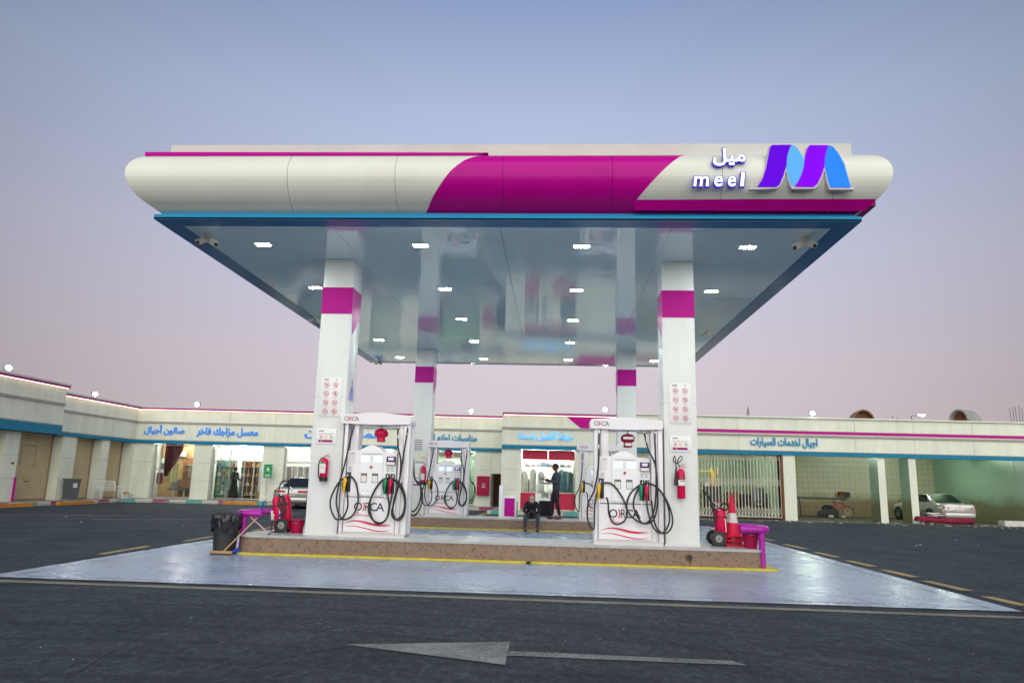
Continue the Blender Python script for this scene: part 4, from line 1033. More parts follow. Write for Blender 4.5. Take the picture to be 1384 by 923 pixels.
def orca(w, h, y, x, z, parent, big=False):
    # O and CA in navy, the R between them in red with a double spine
    for s_, u0, u1, m in (('O', 0, .27, 'letter_navy'), ('C', .52, .76, 'letter_navy'), ('A', .72, 1.0, 'letter_navy')):
        letters(s_, (u1 - u0) * w, h, bold=(.008 if big else -.005), depth=.003).xf(Matrix.Translation((x + u0 * w, y, z))).build('brand_letter', m, parent)
    letters('}', .09 * w, h * 1.0, bold=.03, depth=.003).xf(Matrix.Translation((x + .285 * w, y - .001, z))).build('brand_letter', 'letter_red', parent)
    letters('R', .15 * w, h, bold=(.0 if big else -.015), depth=.003).xf(Matrix.Translation((x + .375 * w, y, z))).build('brand_letter', 'letter_red' if not big else 'letter_navy', parent)
def dispenser(loc, label, hoses, ox, s, zb, zs, right=False):
    t = thing('fuel_dispenser', label, 'fuel dispenser', loc, 0, 'white fuel dispensers')
    D = .5
    MB().box(.0, 1.28, .0, D, .0, .05).build('plinth', 'steel', t)
    MB().box(.09, 1.07, .005, D - .005, .05, .725, bev=.01).build('lower_cabinet', 'dispenser', t)
    MB().box(.115, 1.045, -.004, .01, .085, .70).build('lower_door', 'dispenser', t)
    pn = []
    body = [(.10, .74), (1.05, .74), (1.05, 1.58), (.86, 1.585), (.78, 1.60), (.70, 1.66), (.62, 1.70), (.56, 1.712), (.50, 1.70), (.42, 1.66), (.34, 1.61), (.26, 1.60), (.10, 1.60)]
    MB().prism(body, .005, D - .005).build('upper_cabinet', 'dispenser', t)
    face = [(.34, .80), (.37, .765), (.57, .745), (.77, .765), (.80, .80), (.80, 1.55), (.78, 1.60), (.70, 1.625), (.57, 1.64), (.44, 1.625), (.36, 1.60), (.34, 1.55)]
    fp = MB().prism(face, -.022, .004).build('front_panel', 'dispenser_panel', t)
    ins = [(.575 + (x - .575) * .9, 1.19 + (z - 1.19) * .955) for x, z in face]
    MB().prism(ins, -.028, -.0222).build('inner_panel', 'dispenser_panel', fp)
    for x0, x1, m in ((.375, .53, 'lcd'), (.62, .785, 'lcd')):
        bx(x0, x1, -.034, -.0285, 1.385, 1.495).build('screen', m, fp)
    for k in range(3): bx(.55, .60, -.031, -.0285, 1.40 + k * .035, 1.42 + k * .035).build('indicator', 'label', fp)
    bx(.39, .77, -.031, -.0285, 1.535, 1.543).build('print_line', 'letter_navy', fp)
    MB().lathe([(.022, -.05), (.026, -.028)], (.575, 0, 1.295), 12, 'y').build('stop_button', 'red_paint', fp)
    MB().box(.54, .61, -.0295, -.0286, 1.265, 1.325).build('button_plate', 'label', fp)
    for x0, x1 in ((.385, .505), (.60, .72)):
        w_ = MB().box(x0, x1, -.031, -.0285, 1.0, 1.175).build('card_slot', 'dark_steel', fp)
        bx(x0 + .01, x1 - .01, -.034, -.0312, 1.01, 1.13).build('tray', 'steel', fp)
    for x in (.43, .53): bx(x, x + .022, -.032, -.0285, .85, .857).build('keyhole', 'black', fp)
    # left and right nozzle boots
    for x0, x1, z0, z1 in ((.10, .19, .82, 1.19), (.86, .94, .80, 1.175), (.952, 1.035, .80, 1.175)):
        b = bx(x0, x1, -.012, .006, z0, z1, bev=.004).build('nozzle_boot', 'black', t)
    for x, m in ((.085, 'yellow_plastic'), (.865, 'green_plastic'), (.965, 'red_paint')):
        nz = MB().tube([(x + .0, -.07, .80), (x, -.075, .90), (x + .005, -.07, .98), (x + .015, -.05, 1.06)], [.024, .03, .034, .036, .03], 8, 3)
        nz.ball((x + .008, -.06, 1.03), .042, .04, .055, 10, 6)
        o = nz.build('nozzle', m, t)
        MB().tube([(x + .015, -.05, 1.06), (x + .035, -.035, 1.11), (x + .045, -.01, 1.15)], .011, 7, 3).build('spout', 'steel', o)
        MB().tube([(x - .02, -.10, 1.0), (x - .025, -.115, .93), (x - .01, -.10, .86)], .006, 5, 3).build('trigger', 'black', o)
        MB().cyl((x, -.07, .80), (x + .02, -.09, .70), .014, .012, 8).build('swivel', 'steel', o)
    bx(.10, .25, -.004, .004, 1.35, 1.56).build('info_sticker', 'label', t)
    letters('meel', .07, bold=0, depth=.001, res=2).xf(Matrix.Translation((.165, -.006, 1.535))).build('sticker_word', 'letter_navy', t)
    for x, w_ in ((.13, .08), (.865, .075), (.95, .075)):
        letters('91' if x > .9 else '95' if x > .8 else 'D', .035, .03, depth=.001, res=2).xf(Matrix.Translation((x + .01, -.001, 1.235))).build('grade_mark', 'green_plastic', t)
        bx(x, x + w_, -.001, .004, 1.275, 1.283).build('grade_line', 'green_plastic', t); bx(x, x + w_, -.001, .004, 1.218, 1.224).build('grade_line', 'green_plastic', t)
    kp = bx(.865, 1.04, -.03, .004, 1.33, 1.50, bev=.005).build('card_terminal', 'black', t)
    bx(.90, 1.0, -.034, -.0305, 1.43, 1.48).build('display', 'lcd_violet', kp); bx(.87, 1.03, -.033, -.0305, 1.34, 1.395).build('keypad', 'label', kp)
    # masts
    for x0, x1, y0, y1 in ((.01, .075, .0, .14), (.135, .28, .03, .35), (1.075, 1.155, .03, .35), (1.20, 1.29, .0, .14), (1.20, 1.29, .36, .5), (.01, .075, .36, .5)):
        z0 = .05 if x0 < .1 or x0 > 1.06 else 1.6
        MB().box(x0, x1, y0, y1, z0, 2.12, bev=.012).build('mast', 'dispenser', t)
    MB().box(1.158, 1.197, .06, .45, .05, 2.1).build('side_skin', 'steel', t)
    hd = [(-.06, 2.115), (.3, 2.105), (.62, 2.10), (.95, 2.105), (1.28, 2.115), (1.30, 2.15), (1.295, 2.25), (1.27, 2.285), (1.0, 2.305), (.8, 2.325), (.6, 2.335), (.4, 2.325), (.2, 2.305), (-.04, 2.29), (-.065, 2.26)]
    h = MB().prism(hd, -.05, D + .05).build('header', 'dispenser', t)
    orca(.29, .085, -.0535, .0, 2.165, h)
    # big lettering and ribbons on the lower door
    orca(.585, .155, -.0075, .285, .475, t, True)
    letters('FUEL', .09, .032, depth=.002).xf(Matrix.Translation((.30, -.0065, .425))).build('word', 'letter_red', t)
    letters('DISPENSERS', .28, .03, depth=.002).xf(Matrix.Translation((.30, -.0065, .378))).build('word', 'letter_red', t)
    swoosh([(.12, .235), (.28, .285), (.48, .275), (.68, .235), (.85, .225), (1.0, .232)], .03).build('ribbon_mark', 'letter_red', t)
    swoosh([(.42, .262), (.62, .225), (.8, .205), (1.03, .212)], .016, -.010).build('ribbon_mark', 'letter_red', t)
    swoosh([(.13, .185), (.32, .19), (.52, .155), (.72, .115), (.9, .11), (1.02, .135)], .02).build('ribbon_mark', 'letter_red', t)
    bx(.115, 1.045, -.006, -.0042, .078, .082).build('door_gap', 'dark_steel', t); bx(.115, 1.045, -.0055, .004, .7265, .7305).build('door_gap', 'dark_steel', t)
    for k, P in enumerate(hoses):
        pts = disp_path(P, ox, s, zb, zs, .02, -.08)
        ho = MB().tube(pts, .0165, 8, 5).build('hose', 'rubber', t)
        a = Vector(pts[0]); b = Vector(pts[1]); q = a + (b - a) * .45
        MB().cyl(a, a + (b - a) * .12, .022, n=8).build('hose_fitting', 'steel', ho); MB().cyl(q, q + (b - a).normalized() * .07, .021, n=8).build('hose_fitting', 'steel', ho)
    # rear side hoses hanging past the right edge
    for k, (r_, z_) in enumerate(((.13, .42), (.10, .5))):
        MB().tube([(1.27, D + .05, 1.5), (1.31, D + .08, 1.1), (1.32 + r_, D + .1, z_ + .5), (1.34 + r_, D + .1, z_ + .2), (1.28 + r_ * .5, D + .1, z_ - .03), (1.22, D + .1, z_ + .05), (1.16, D + .1, z_ + .4)], .0165, 7, 5).build('hose', 'rubber', t)
    # rear face
    b = MB().prism(face, D - .004, D + .02).build('rear_panel', 'dispenser_panel', t)
    orca(.585, .155, 0, 0, 0, t, True) if False else None
    return t
d1 = dispenser((-4.05, 13.92, IZ), 'white fuel dispenser beside the front left column', HL, 268, .0031, 848, .00303)
d2 = dispenser((.76, 13.92, IZ), 'white fuel dispenser beside the front right column', HR, 96, .00323, 818, .00327)
d3 = dup(d1, (-3.95, 22.95, IZ), 'white fuel dispenser on the back island beside the left column')
d4 = dup(d2, (.80, 22.95, IZ), 'white fuel dispenser on the back island mostly hidden behind the front right one')

def suppressor(x, y, lab, m='red_paint'):
    t = thing('fire_suppressor', lab, 'fire suppressor', (x, y, IZ + 1.78), 0, 'red fire suppressors hanging from the dispenser headers')
    MB().lathe([(.07, 0), (.085, .01), (.078, .09), (.10, .10), (.13, .13), (.135, .17), (.125, .21), (.09, .245), (.03, .26)], (0, 0, 0), 20).build('body', m, t)
    MB().cyl((0, 0, .255), (0, 0, .325), .012, n=8).build('rod', 'black', t)
    if m != 'red_paint':
        pass
    return t
suppressor(-4.05 + .68, 14.13, 'red bell shaped fire suppressor hanging in the front left dispenser')
s2 = suppressor(.76 + .66, 14.13, 'dark red fire suppressor with white label hanging in the front right dispenser', 'red_dark')
bx(-.095, .095, -.139, -.125, .15, .195).build('label', 'label', s2); bx(-.06, .06, -.10, -.08, .03, .08).build('label', 'label', s2)
suppressor(-3.95 + .62, 23.16, 'red bell shaped fire suppressor hanging in the back left dispenser')
suppressor(.80 + .62, 23.16, 'red fire suppressor in the back right dispenser')

# ================================================================== NOTICES
def notices(x, y, dx, lab1, lab2):
    # x, z of plate corners in world; column face at y
    t = thing('safety_notice', lab1, 'sign', (x, y - .004, 2.61), 0, 'prohibition notices on the front columns')
    bx(0, .415, -.012, 0, 0, .77, bev=.004).build('plate', 'white_plastic', t)
    for r in range(4):
        for c in range(2):
            cx, cz = .12 + c * .18, .10 + r * .175
            ring((cx, cz), .043, .053, -.015, -.0122, 18).build('ring', 'letter_red', t)
            a = R(135); dx_, dz_ = math.cos(a) * .046, math.sin(a) * .046
            MB().beam((cx - dx_, -.0145, cz - dz_), (cx + dx_, -.0145, cz + dz_), .003, .008, (0, 0, 1)).build('slash', 'letter_red', t)
            g = MB()
            k = (r * 2 + c) % 4
            if k == 0: g.box(cx - .02, cx + .02, -.0135, -.0122, cz - .006, cz + .006).box(cx + .01, cx + .016, -.0135, -.0122, cz + .007, cz + .02)
            elif k == 1: g.box(cx - .012, cx + .012, -.0135, -.0122, cz - .022, cz + .022)
            elif k == 2: g.box(cx - .022, cx + .022, -.0135, -.0122, cz - .012, cz + .004).box(cx - .012, cx + .012, -.0135, -.0122, cz + .0045, cz + .014)
            else: g.prism([(cx - .018, cz - .02), (cx + .018, cz - .02), (cx + .006, cz + .024)], -.0135, -.0122)
            g.build('pictogram', 'black', t)
            bx(cx - .03, cx + .03, -.0132, -.0122, cz - .073, cz - .068).build('caption', 'facade_trim', t)
    for r in (1, 2, 3): bx(.03, .385, -.0132, -.0122, .0125 + .175 * r, .0145 + .175 * r).build('rule', 'letter_red', t)
    letters('meel', .09, bold=.02, depth=.001, res=2).xf(Matrix.Translation((.06, -.0135, .715))).build('name', 'letter_navy', t)
    MB().lathe([(.014, -.0135), (.014, -.0122)], (.31, 0, .73), 10, 'y').build('badge', 'facade_trim', t)
    t = thing('help_notice', lab2, 'sign', (x + dx, y - .004, 2.07), 0, 'small notices with three coloured dots')
    bx(0, .40, -.012, 0, 0, .30, bev=.004).build('plate', 'white_plastic', t)
    letters('meel', .09, bold=.02, depth=.001, res=2).xf(Matrix.Translation((.05, -.0135, .245))).build('name', 'letter_navy', t)
    for z, w_ in ((.205, .3), (.19, .28)): bx(.05, .05 + w_, -.0132, -.0122, z, z + .006).build('caption', 'facade_trim', t)
    for k, m in enumerate(('letter_red', 'yellow_plastic', 'sign_green')):
        ring((.10 + k * .10, .14), .016, .028, -.0145, -.0122, 16).build('dot', m, t)
    bx(.05, .33, -.0135, -.0122, .04, .085).build('bar', 'magenta_dark', t)
    letters('920001234'[:0] or 'meel', .05, bold=.02, depth=.001, res=2).xf(Matrix.Translation((.09, -.0145, .055))).build('name', 'label', t)
notices(-4.615, 14.047, -.02, 'board of eight red prohibition signs on the front left column', 'small notice with coloured dots above the fire extinguisher on the front left column')
notices(2.205, 14.047, .0, 'board of eight red prohibition signs on the front right column', 'small notice with coloured dots above the extinguisher with black horn on the right column')
# poster on the inner side of the front left column
t = thing('hand_poster', 'small lilac poster with a pointing hand on the inner side of the front left column', 'poster', (-4.727 + .626 + .004, 14.2, 2.95))
bx(0, .006, 0, .34, 0, .55).build('sheet', 'label', t); bx(.0061, .008, 0.01, .33, .01, .22).build('panel', 'lcd_violet' if False else 'logo_rim', t)
mat('lilac', (.35, .28, .65), .5)
bx(.0082, .0095, 0.02, .32, .02, .18).build('panel', 'lilac', t)
MB().tube([(.012, .17, .12), (.012, .17, .36), (.012, .14, .42)], .012, 6, 3).tube([(.012, .12, .18), (.012, .10, .28)], .01, 6, 2).tube([(.012, .22, .18), (.012, .24, .28)], .01, 6, 2).build('hand', 'lilac', t)
# papers on the back left column
for nm, lab, u0, v0, u1, v1, m in (('price_notice', 'grey printed notice high on the back left column', 559, 593, 572, 609, 'label'), ('yellow_notice', 'pale yellow notice on the back left column', 554, 610, 576, 621, 'facade_cream'),
                                  ('white_notice', 'white printed notice below the yellow one on the back left column', 560, 622, 574, 632, 'white_plastic'), ('cream_box', 'cream meter box on the back left column', 558, 634, 575, 645, 'facade_cream'), ('help_notice', 'small notice with coloured dots on the back left column', 556, 646, 571, 657, 'white_plastic')):
    a = aty(u0, v1, 24.19); b = aty(u1, v0, 24.19)
    t = thing(nm, lab, 'notice' if 'box' not in nm else 'meter box', (a.x, 24.195, a.z)); w_, h_ = b.x - a.x, b.z - a.z
    bx(0, w_, -.012 if 'box' not in nm else -.08, 0, 0, h_).build('plate', m, t)
    y_ = -.013 if 'box' not in nm else -.081
    if nm == 'price_notice':
        for k in range(6): bx(.03, w_ - .03, y_ - .001, y_, .03 + k * h_ / 6.5, .03 + k * h_ / 6.5 + .025).build('text_line', 'dark_steel', t)
    if nm == 'white_notice': bx(.02, w_ - .02, y_ - .001, y_, h_ * .6, h_ * .85).build('text_line', 'facade_trim', t)
    if nm == 'yellow_notice': bx(w_ * .7, w_ - .02, y_ - .001, y_, h_ * .2, h_ * .4).build('mark', 'yellow_plastic', t); bx(.01, .1, y_ - .001, y_, h_ * .1, h_ * .9).build('mark', 'yellow_plastic', t)
    if nm == 'cream_box': MB().lathe([(.015, y_ - .01), (.015, y_)], (w_ * .5, 0, h_ * .4), 8, 'y').build('knob', 'rust', t)
    if nm == 'help_notice':
        for k, m2 in enumerate(('letter_red', 'yellow_plastic', 'sign_green')): ring((.06 + k * .1, .15), .012, .028, y_ - .002, y_, 12).build('dot', m2, t)
        bx(.05, w_ - .05, y_ - .001, y_, .03, .08).build('bar', 'magenta_dark', t)

# ================================================================== EXTINGUISHERS
def hung_ext(x, y, z, h, r, lab, kind):
    t = thing('fire_extinguisher', lab, 'fire extinguisher', (x, y, z))
    b = MB().lathe([(r * .9, 0), (r, .012), (r, h * .78), (r * .9, h * .86), (r * .5, h * .93), (r * .25, h * .95)], (0, 0, 0), 20).build('cylinder', 'red_paint', t)
    if kind == 'powder':
        MB().lathe([(r * 1.04, -.005), (r * 1.04, .085)], (0, 0, 0), 20).build('foot_ring', 'black', t)
        bx(-.055, .045, -r - .003, -r * .72, .15, .33).build('label', 'label', t); bx(-.035, .015, -r - .005, -r - .0035, .25, .262).build('label_mark', 'letter_red', t)
        bx(-.055, .02, -r - .0045, -r * .7, .33, .37).build('label_band', 'dark_steel', t)
        MB().tube([(-.01, 0, h * .95), (-.07, -.01, h * .93), (-.105, -.01, h * .72), (-.108, -.01, h * .4), (-.085, -.01, .05)], .011, 7, 4).build('hose', 'rubber', t)
    else:
        bx(-.06, .06, -r - .003, -r * .6, .24, .34).build('label', 'label', t); bx(-.03, .05, -r - .0045, -r * .58, .31, .325).build('label_mark', 'dark_steel', t)
        MB().lathe([(r * 1.03, .36), (r * 1.03, .39)], (0, 0, 0), 20).lathe([(r * 1.03, .225), (r * 1.03, .24)], (0, 0, 0), 20).build('strap', 'dark_steel', t)
        MB().tube([(0, 0, h * .97), (-.06, 0, h + .08), (-.03, 0, h + .17), (.01, 0, h + .20), (.03, -.01, h + .155), (-.03, -.02, h + .09), (-.1, -.02, h + .07), (-.14, -.02, h + .12), (-.11, -.02, h + .2), (-.09, -.02, h * .98)], .009, 7, 4).build('hose', 'rubber', t)
        MB().cyl((-.09, -.02, h * 1.0), (-.105, -.03, .24), .012, .035, 12).build('horn', 'rubber', t)
    MB().cyl((0, 0, h * .94), (0, 0, h * 1.0), .02, n=8).build('valve', 'steel', t)
    MB().beam((-.03, 0, h * .99), (.10, 0, h * 1.02), .016, .01).beam((-.02, 0, h * 1.02), (.08, 0, h * 1.11), .016, .01).build('lever', 'red_dark', t)
    bx(-.02, .02, r * .8, r + .03, h * .6, h * .75).build('bracket', 'dark_steel', t)
    return t
hung_ext(-4.404, 13.95, 1.365, .46, .075, 'red fire extinguisher with black foot on the front left column', 'powder')
hung_ext(2.385, 13.95, 1.21, .58, .075, 'tall magenta red fire extinguisher with black horn on the front right column', 'co2')
hung_ext(-4.05, 22.85 + .0, 1.30, .6, .08, 'red fire extinguisher on the back island seen past the first dispenser', 'powder')
bx(-.03, .03, .0, .06, -1.30 + IZ, .5).build('post', 'steel', bpy.data.objects['fire_extinguisher.002']).location = (0, .09, 0)

def cart_ext(loc, rz, lab, twin):
    t = thing('wheeled_extinguisher', lab, 'wheeled fire extinguisher', loc, rz)
    # built upright, leaning back a little
    tilt = R(-9 if twin else -3); T = Matrix.Rotation(tilt, 4, 'Y')
    def P(mb, n, m, **k): return mb.xf(T).build(n, m, t, **k)
    h = .62; r = .115
    xs_ = (-.10, .10) if twin else (0,)
    for i, x in enumerate(xs_):
        rr = .085 if twin else r
        P(MB().lathe([(rr * .8, .05), (rr, .08), (rr, h), (rr * .9, h + .05), (rr * .4, h + .09)], (x, 0, 0), 18), 'cylinder', 'red_paint')
    P(MB().tube([(-.09, .08, .08), (-.09, .1, .5), (-.09, .1, .80), (-.02, .1, .98 if twin else .96), (.10, .1, .98)] if twin else [(-.08, .06, .1), (-.1, .06, .6), (-.16, .05, .86), (-.27, .05, 1.02)], .014, 7, 4), 'handle', 'black')
    P(MB().tube([(.10, .08, .08), (.10, .1, .5), (.10, .1, .72), (.16, .1, .98), (.10, .1, .985)] if twin else [(-.08, -.06, .1), (-.1, -.06, .6), (-.16, -.05, .86), (-.27, -.05, 1.02), (-.27, .05, 1.02)], .014, 7, 4), 'handle', 'black')
    P(MB().tube([(0, -.1, .72), (.07, -.13, .66), (.10, -.15, .5), (.08, -.15, .36), (.03, -.15, .42), (.02, -.15, .6), (.08, -.14, .70), (.14, -.14, .6), (.14, -.14, .42), (.09, -.14, .3)] if twin else
             [(-.02, -.1, h + .12), (.08, -.12, h + .16), (.15, -.08, h + .10), (.10, -.12, h + .04), (-.02, -.13, h + .08), (-.1, -.13, h + .02), (-.14, -.13, h - .12), (-.15, -.12, .42)], .014, 7, 4), 'hose', 'rubber')
    P(MB().cyl((0, 0, h + .06), (0, 0, h + .15), .025, n=8).box(-.05, .05, -.01, .01, h + .14, h + .155), 'valve', 'steel')
    P(MB().beam((-.06, 0, h + .2), (.08, 0, h + .17), .02, .012), 'lever', 'red_dark')
    for z in (.22, .52):
        P(MB().lathe([(r * 1.04, z), (r * 1.04, z + .018)], (0, 0, 0), 18) if not twin else MB().box(-.19, .19, -.09, -.082, z, z + .02), 'strap', 'black')
    if twin:
        P(bx(-.195, -.15, -.088, -.06, .26, .44), 'label', 'label')
        P(MB().beam((-.02, -.1, .12), (.0, -.1, .60), .02, .012), 'lance', 'white_plastic'); P(MB().box(-.03, .01, -.115, -.09, .3, .36), 'lance_grip', 'blue_plastic')
    else: P(MB().box(.06, .075, -.1, -.085, .25, .5), 'label', 'label')
    for i, y in enumerate((-.17, .17)):
        o = MB().lathe([(.105, -.022), (.135, -.02), (.14, -.01), (.14, .01), (.135, .02), (.105, .022)], ((.02 if twin else -.11), y, .14), 20, 'y').build('wheel', 'rubber', t)
        MB().lathe([(.03, -.026), (.1, -.018), (.1, .018), (.03, .026)], ((.02 if twin else -.11), y, .14), 16, 'y').build('hub', 'facade_trim', o)
        for k in range(6):
            a = k * math.pi / 3; c = ((.02 if twin else -.11), y, .14)
            MB().beam((c[0], y - .021, c[2]), (c[0] + .09 * math.cos(a), y - .021, c[2] + .09 * math.sin(a)), .012, .014, (0, 1, 0)).build('spoke', 'dark_steel', o)
    MB().cyl(((.02 if twin else -.11), -.17, .14), ((.02 if twin else -.11), .17, .14), .012, n=8).build('axle', 'steel', t)
    P(MB().box(-.1 if not twin else -.19, .15 if not twin else .19, -.08, .08, .03, .05), 'base_plate', 'red_dark')
    return t
cart_ext((-5.28, 14.45, IZ), R(-4), 'twin cylinder red wheeled extinguisher at the left end of the front island', True)
cart_ext((3.18, 14.28, IZ), R(4), 'single red wheeled extinguisher leaning handle left at the right end of the front island', False)

# cones stacked behind it
t = thing('traffic_cone', 'tall red and white traffic cone standing on its stack of base plates', 'traffic cone', (3.42, 14.44, IZ), R(8), 'cones stacked at the right end')
MB().lathe([(.145, .19), (.14, .21), (.105, .42)], (0, 0, 0), 20).build('body', 'cone_red', t)
MB().lathe([(.1045, .422), (.077, .60)], (0, 0, 0), 20).build('white_band', 'white_dirty', t)
MB().lathe([(.0765, .602), (.045, .82), (.042, .88), (.02, .905)], (0, 0, 0), 20).build('tip', 'cone_red', t)
MB().tube([(-.03, 0, .89), (0, 0, .96), (.03, 0, .89)], .009, 6, 3).build('ring', 'red_dark', t)
MB().box(-.19, .19, -.19, .19, .165, .19, bev=.006).build('base', 'cone_red', t)
for k in range(2):
    u = thing('traffic_cone', ('second' if k else 'lowest') + ' cone of the stack showing only its worn red base plate', 'traffic cone', (3.42 + .01 * k, 14.44, IZ + .0 + .08 * k), R(8 + 4 * k), 'cones stacked at the right end')
    MB().box(-.2, .2, -.2, .2, .0, .035, bev=.006).build('base', 'cone_red', u); MB().lathe([(.17, .036), (.165, .078)], (0, 0, 0), 16).build('body', 'red_dark', u)

def bucket(x, y, z, r0, r1, h, lab):
    t = thing('bucket', lab, 'bucket', (x, y, z)); MB().lathe([(r0, 0), (r1, h), (r1 + .012, h), (r1 + .012, h + .02), (r1 - .012, h + .02), (r0 - .01, .02)], (0, 0, 0), 20).build('pail', 'red_plastic', t)
    MB().tube([(-r1 - .012, 0, h - .02), (0, -.16, h - .05), (r1 + .012, 0, h - .02)], .005, 5, 5).build('handle', 'steel', t)
bucket(-4.98, 14.35, IZ, .105, .135, .24, 'dark red bucket between the twin extinguisher and the left column')
bucket(3.62, 13.95, IZ, .11, .155, .29, 'dark red bucket inside the purple hoop barrier at the right end')

# purple hoop barriers
def barrier(pts, legs, lab):
    t = thing('hoop_barrier', lab, 'barrier', (pts[0][0], pts[0][1], 0), 0, 'purple pipe barriers at the island ends'); o = Vector((pts[0][0], pts[0][1], 0))
    MB().tube([Vector(p) - o for p in pts], .062, 12, 6).build('rail', 'violet_paint', t)
    for (x, y, z0, z1) in legs:
        MB().cyl(Vector((x, y, z0)) - o, Vector((x, y, z1)) - o, .055, n=14).build('leg', 'violet_paint', t)
    return t
barrier([(-5.42, 14.83, .73), (-5.75, 14.78, .73), (-6.0, 14.55, .73), (-6.02, 14.1, .73), (-5.9, 13.85, .73), (-5.7, 13.8, .73), (-5.5, 13.82, .73)], [(-5.83, 13.82, 0, .72), (-5.5, 14.8, IZ, .72)], 'purple pipe hoop barrier at the left end of the front island')
barrier([(3.22, 14.83, .70), (3.6, 14.78, .70), (3.88, 14.5, .70), (3.93, 14.1, .70), (3.85, 13.78, .70), (3.68, 13.68, .70), (3.38, 13.68, .70)], [(3.76, 13.72, 0, .69), (3.3, 14.8, IZ, .69)], 'purple pipe hoop barrier at the right end of the front island')

# black bin with bag
t = thing('waste_bin', 'black plastic bin lined with a crumpled black bag left of the island', 'bin', (-6.09, 13.66, 0))
MB().lathe([(.185, 0), (.195, .01), (.20, .10), (.235, .60), (.24, .62)], (0, 0, 0), 24).build('body', 'bin_black', t)
MB().lathe([(.215, .0), (.21, .03)], (0, 0, 0), 24).build('foot', 'bin_black', t)
V = []; F = []; n = 64; rows = [(.15, .60), (.21, .685), (.25, .71), (.27, .67), (.275, .60), (.268, .53), (.26, .47), (.255, .42)]
for j, (r_, z_) in enumerate(rows):
    for i in range(n):
        a = 2 * math.pi * i / n; k = math.sin(a * 7 + j * .9) * .5 + math.sin(a * 13 - j * 1.3) * .35 + random.uniform(-.5, .5)
        rr = r_ + k * .022 * (1 if 0 < j else .3); zz = z_ + (math.sin(a * 3 + 1.2) * .06 + k * .022) * (j / 7) + (random.uniform(-.01, .02) if j else 0)
        V.append((rr * math.cos(a), rr * math.sin(a), zz))
for j in range(len(rows) - 1):
    for i in range(n): F.append((j * n + i, j * n + (i + 1) % n, (j + 1) * n + (i + 1) % n, (j + 1) * n + i))
F.append(tuple(range(n)))
MB().add(V, F).build('bag', 'bag', t, ang=25)
# broom and squeegee
t = thing('broom', 'floor broom with a pale wooden pole leaning on the purple barrier', 'broom', (-6.0, 13.40, 0))
MB().cyl((0, 0, .05), (.45, .35, .66), .013, n=8).build('pole', 'pole_wood', t)
MB().box(-.22, .18, -.04, .03, .03, .075, bev=.008).build('head', 'wood_light', t); MB().box(-.22, .18, -.045, .035, .0, .03).build('bristles', 'bin_black', t)
t = thing('squeegee', 'squeegee with a pinkish pole lying across the left barrier', 'squeegee', (-5.30, 13.75, IZ))
MB().cyl((.0, 0, .02), (-.52, .05, .40), .011, n=8).build('pole', 'pole_pink', t); MB().box(-.62, -.42, .03, .08, .40, .425).build('head', 'black', t)
MB().cyl((-.02, 0, 0), (.03, 0, .03), .016, n=8).build('grip', 'black', t)
t = thing('window_brush', 'blue handled window brush standing up behind the left barrier', 'brush', (-5.72, 14.2, .62))
MB().cyl((0, 0, 0), (.10, 0, .34), .014, n=8).build('pole', 'blue_plastic', t); MB().tube([(.03, 0, .46), (.10, 0, .38), (.14, 0, .46)], .012, 6, 3).build('fork', 'label', t)
t = thing('bottle', 'clear plastic water bottle behind the left barrier', 'bottle', (-5.47, 14.4, IZ))
MB().lathe([(.04, 0), (.045, .02), (.045, .22), (.018, .28), (.018, .31)], (0, 0, 0), 14).build('body', 'shop_glass', t); MB().cyl((0, 0, .31), (0, 0, .335), .02, n=10).build('cap', 'white_plastic', t)
t = thing('glove', 'dark blue cleaning cloth lying at the foot of the left barrier', 'cloth', (-5.93, 13.66, .0))
MB().ball((0, 0, .05), .11, .07, .05, 10, 6).ball((.08, .04, .06), .06, .05, .05, 8, 5).build('fabric', 'blue_plastic', t)
t = thing('road_stud', 'small black stone lying on the yellow line in front of the island', 'stone', (-.42, 13.50, .01)); MB().ball((0, 0, .02), .05, .035, .025, 8, 5).build('lump', 'black', t)

# ================================================================== BACK ISLAND FURNITURE
t = thing('pay_kiosk', 'white cabinet with a magenta panel and tall back post on the back island', 'cabinet', (-1.66, 22.85, IZ))
MB().box(.13, .54, 0, .4, 0, .66, bev=.008).build('body', 'white_plastic', t); bx(.17, .49, -.008, -.0005, .05, .60).build('door', 'magenta', t)
MB().box(.0, .12, .0, .4, 0, .98, bev=.008).build('post', 'white_plastic', t); bx(.56, .585, .0, .02, 0, .5).build('rod', 'dark_steel', t)
t = thing('display_case', 'white framed glass display case with a dark panel beside the standing man', 'display case', (-.52, 23.25, IZ))
for x in (0, .52):
    for y in (0, .4): bx(x, x + .03, y, y + .03, 0, 1.04).build('leg', 'white_plastic', t)
bx(0, .55, 0, .43, 1.04, 1.065).build('top', 'white_plastic', t); bx(.03, .52, .0, .43, .56, .6).build('shelf', 'white_plastic', t)
bx(.03, .52, -.004, .004, .60, 1.04).build('pane', 'shop_glass', t); bx(.09, .52, -.0, .012, .08, .54).build('panel', 'cloth_navy', t); bx(.15, .4, .1, .3, .62, .8).build('carton', 'white_dirty', t)
t = thing('tray', 'flat dark tray of papers on top of the display case', 'tray', (-.4, 23.4, IZ + 1.066)); bx(0, .3, 0, .2, 0, .03).build('pan', 'black', t); bx(.02, .28, .02, .18, .031, .036).build('paper', 'label', t)

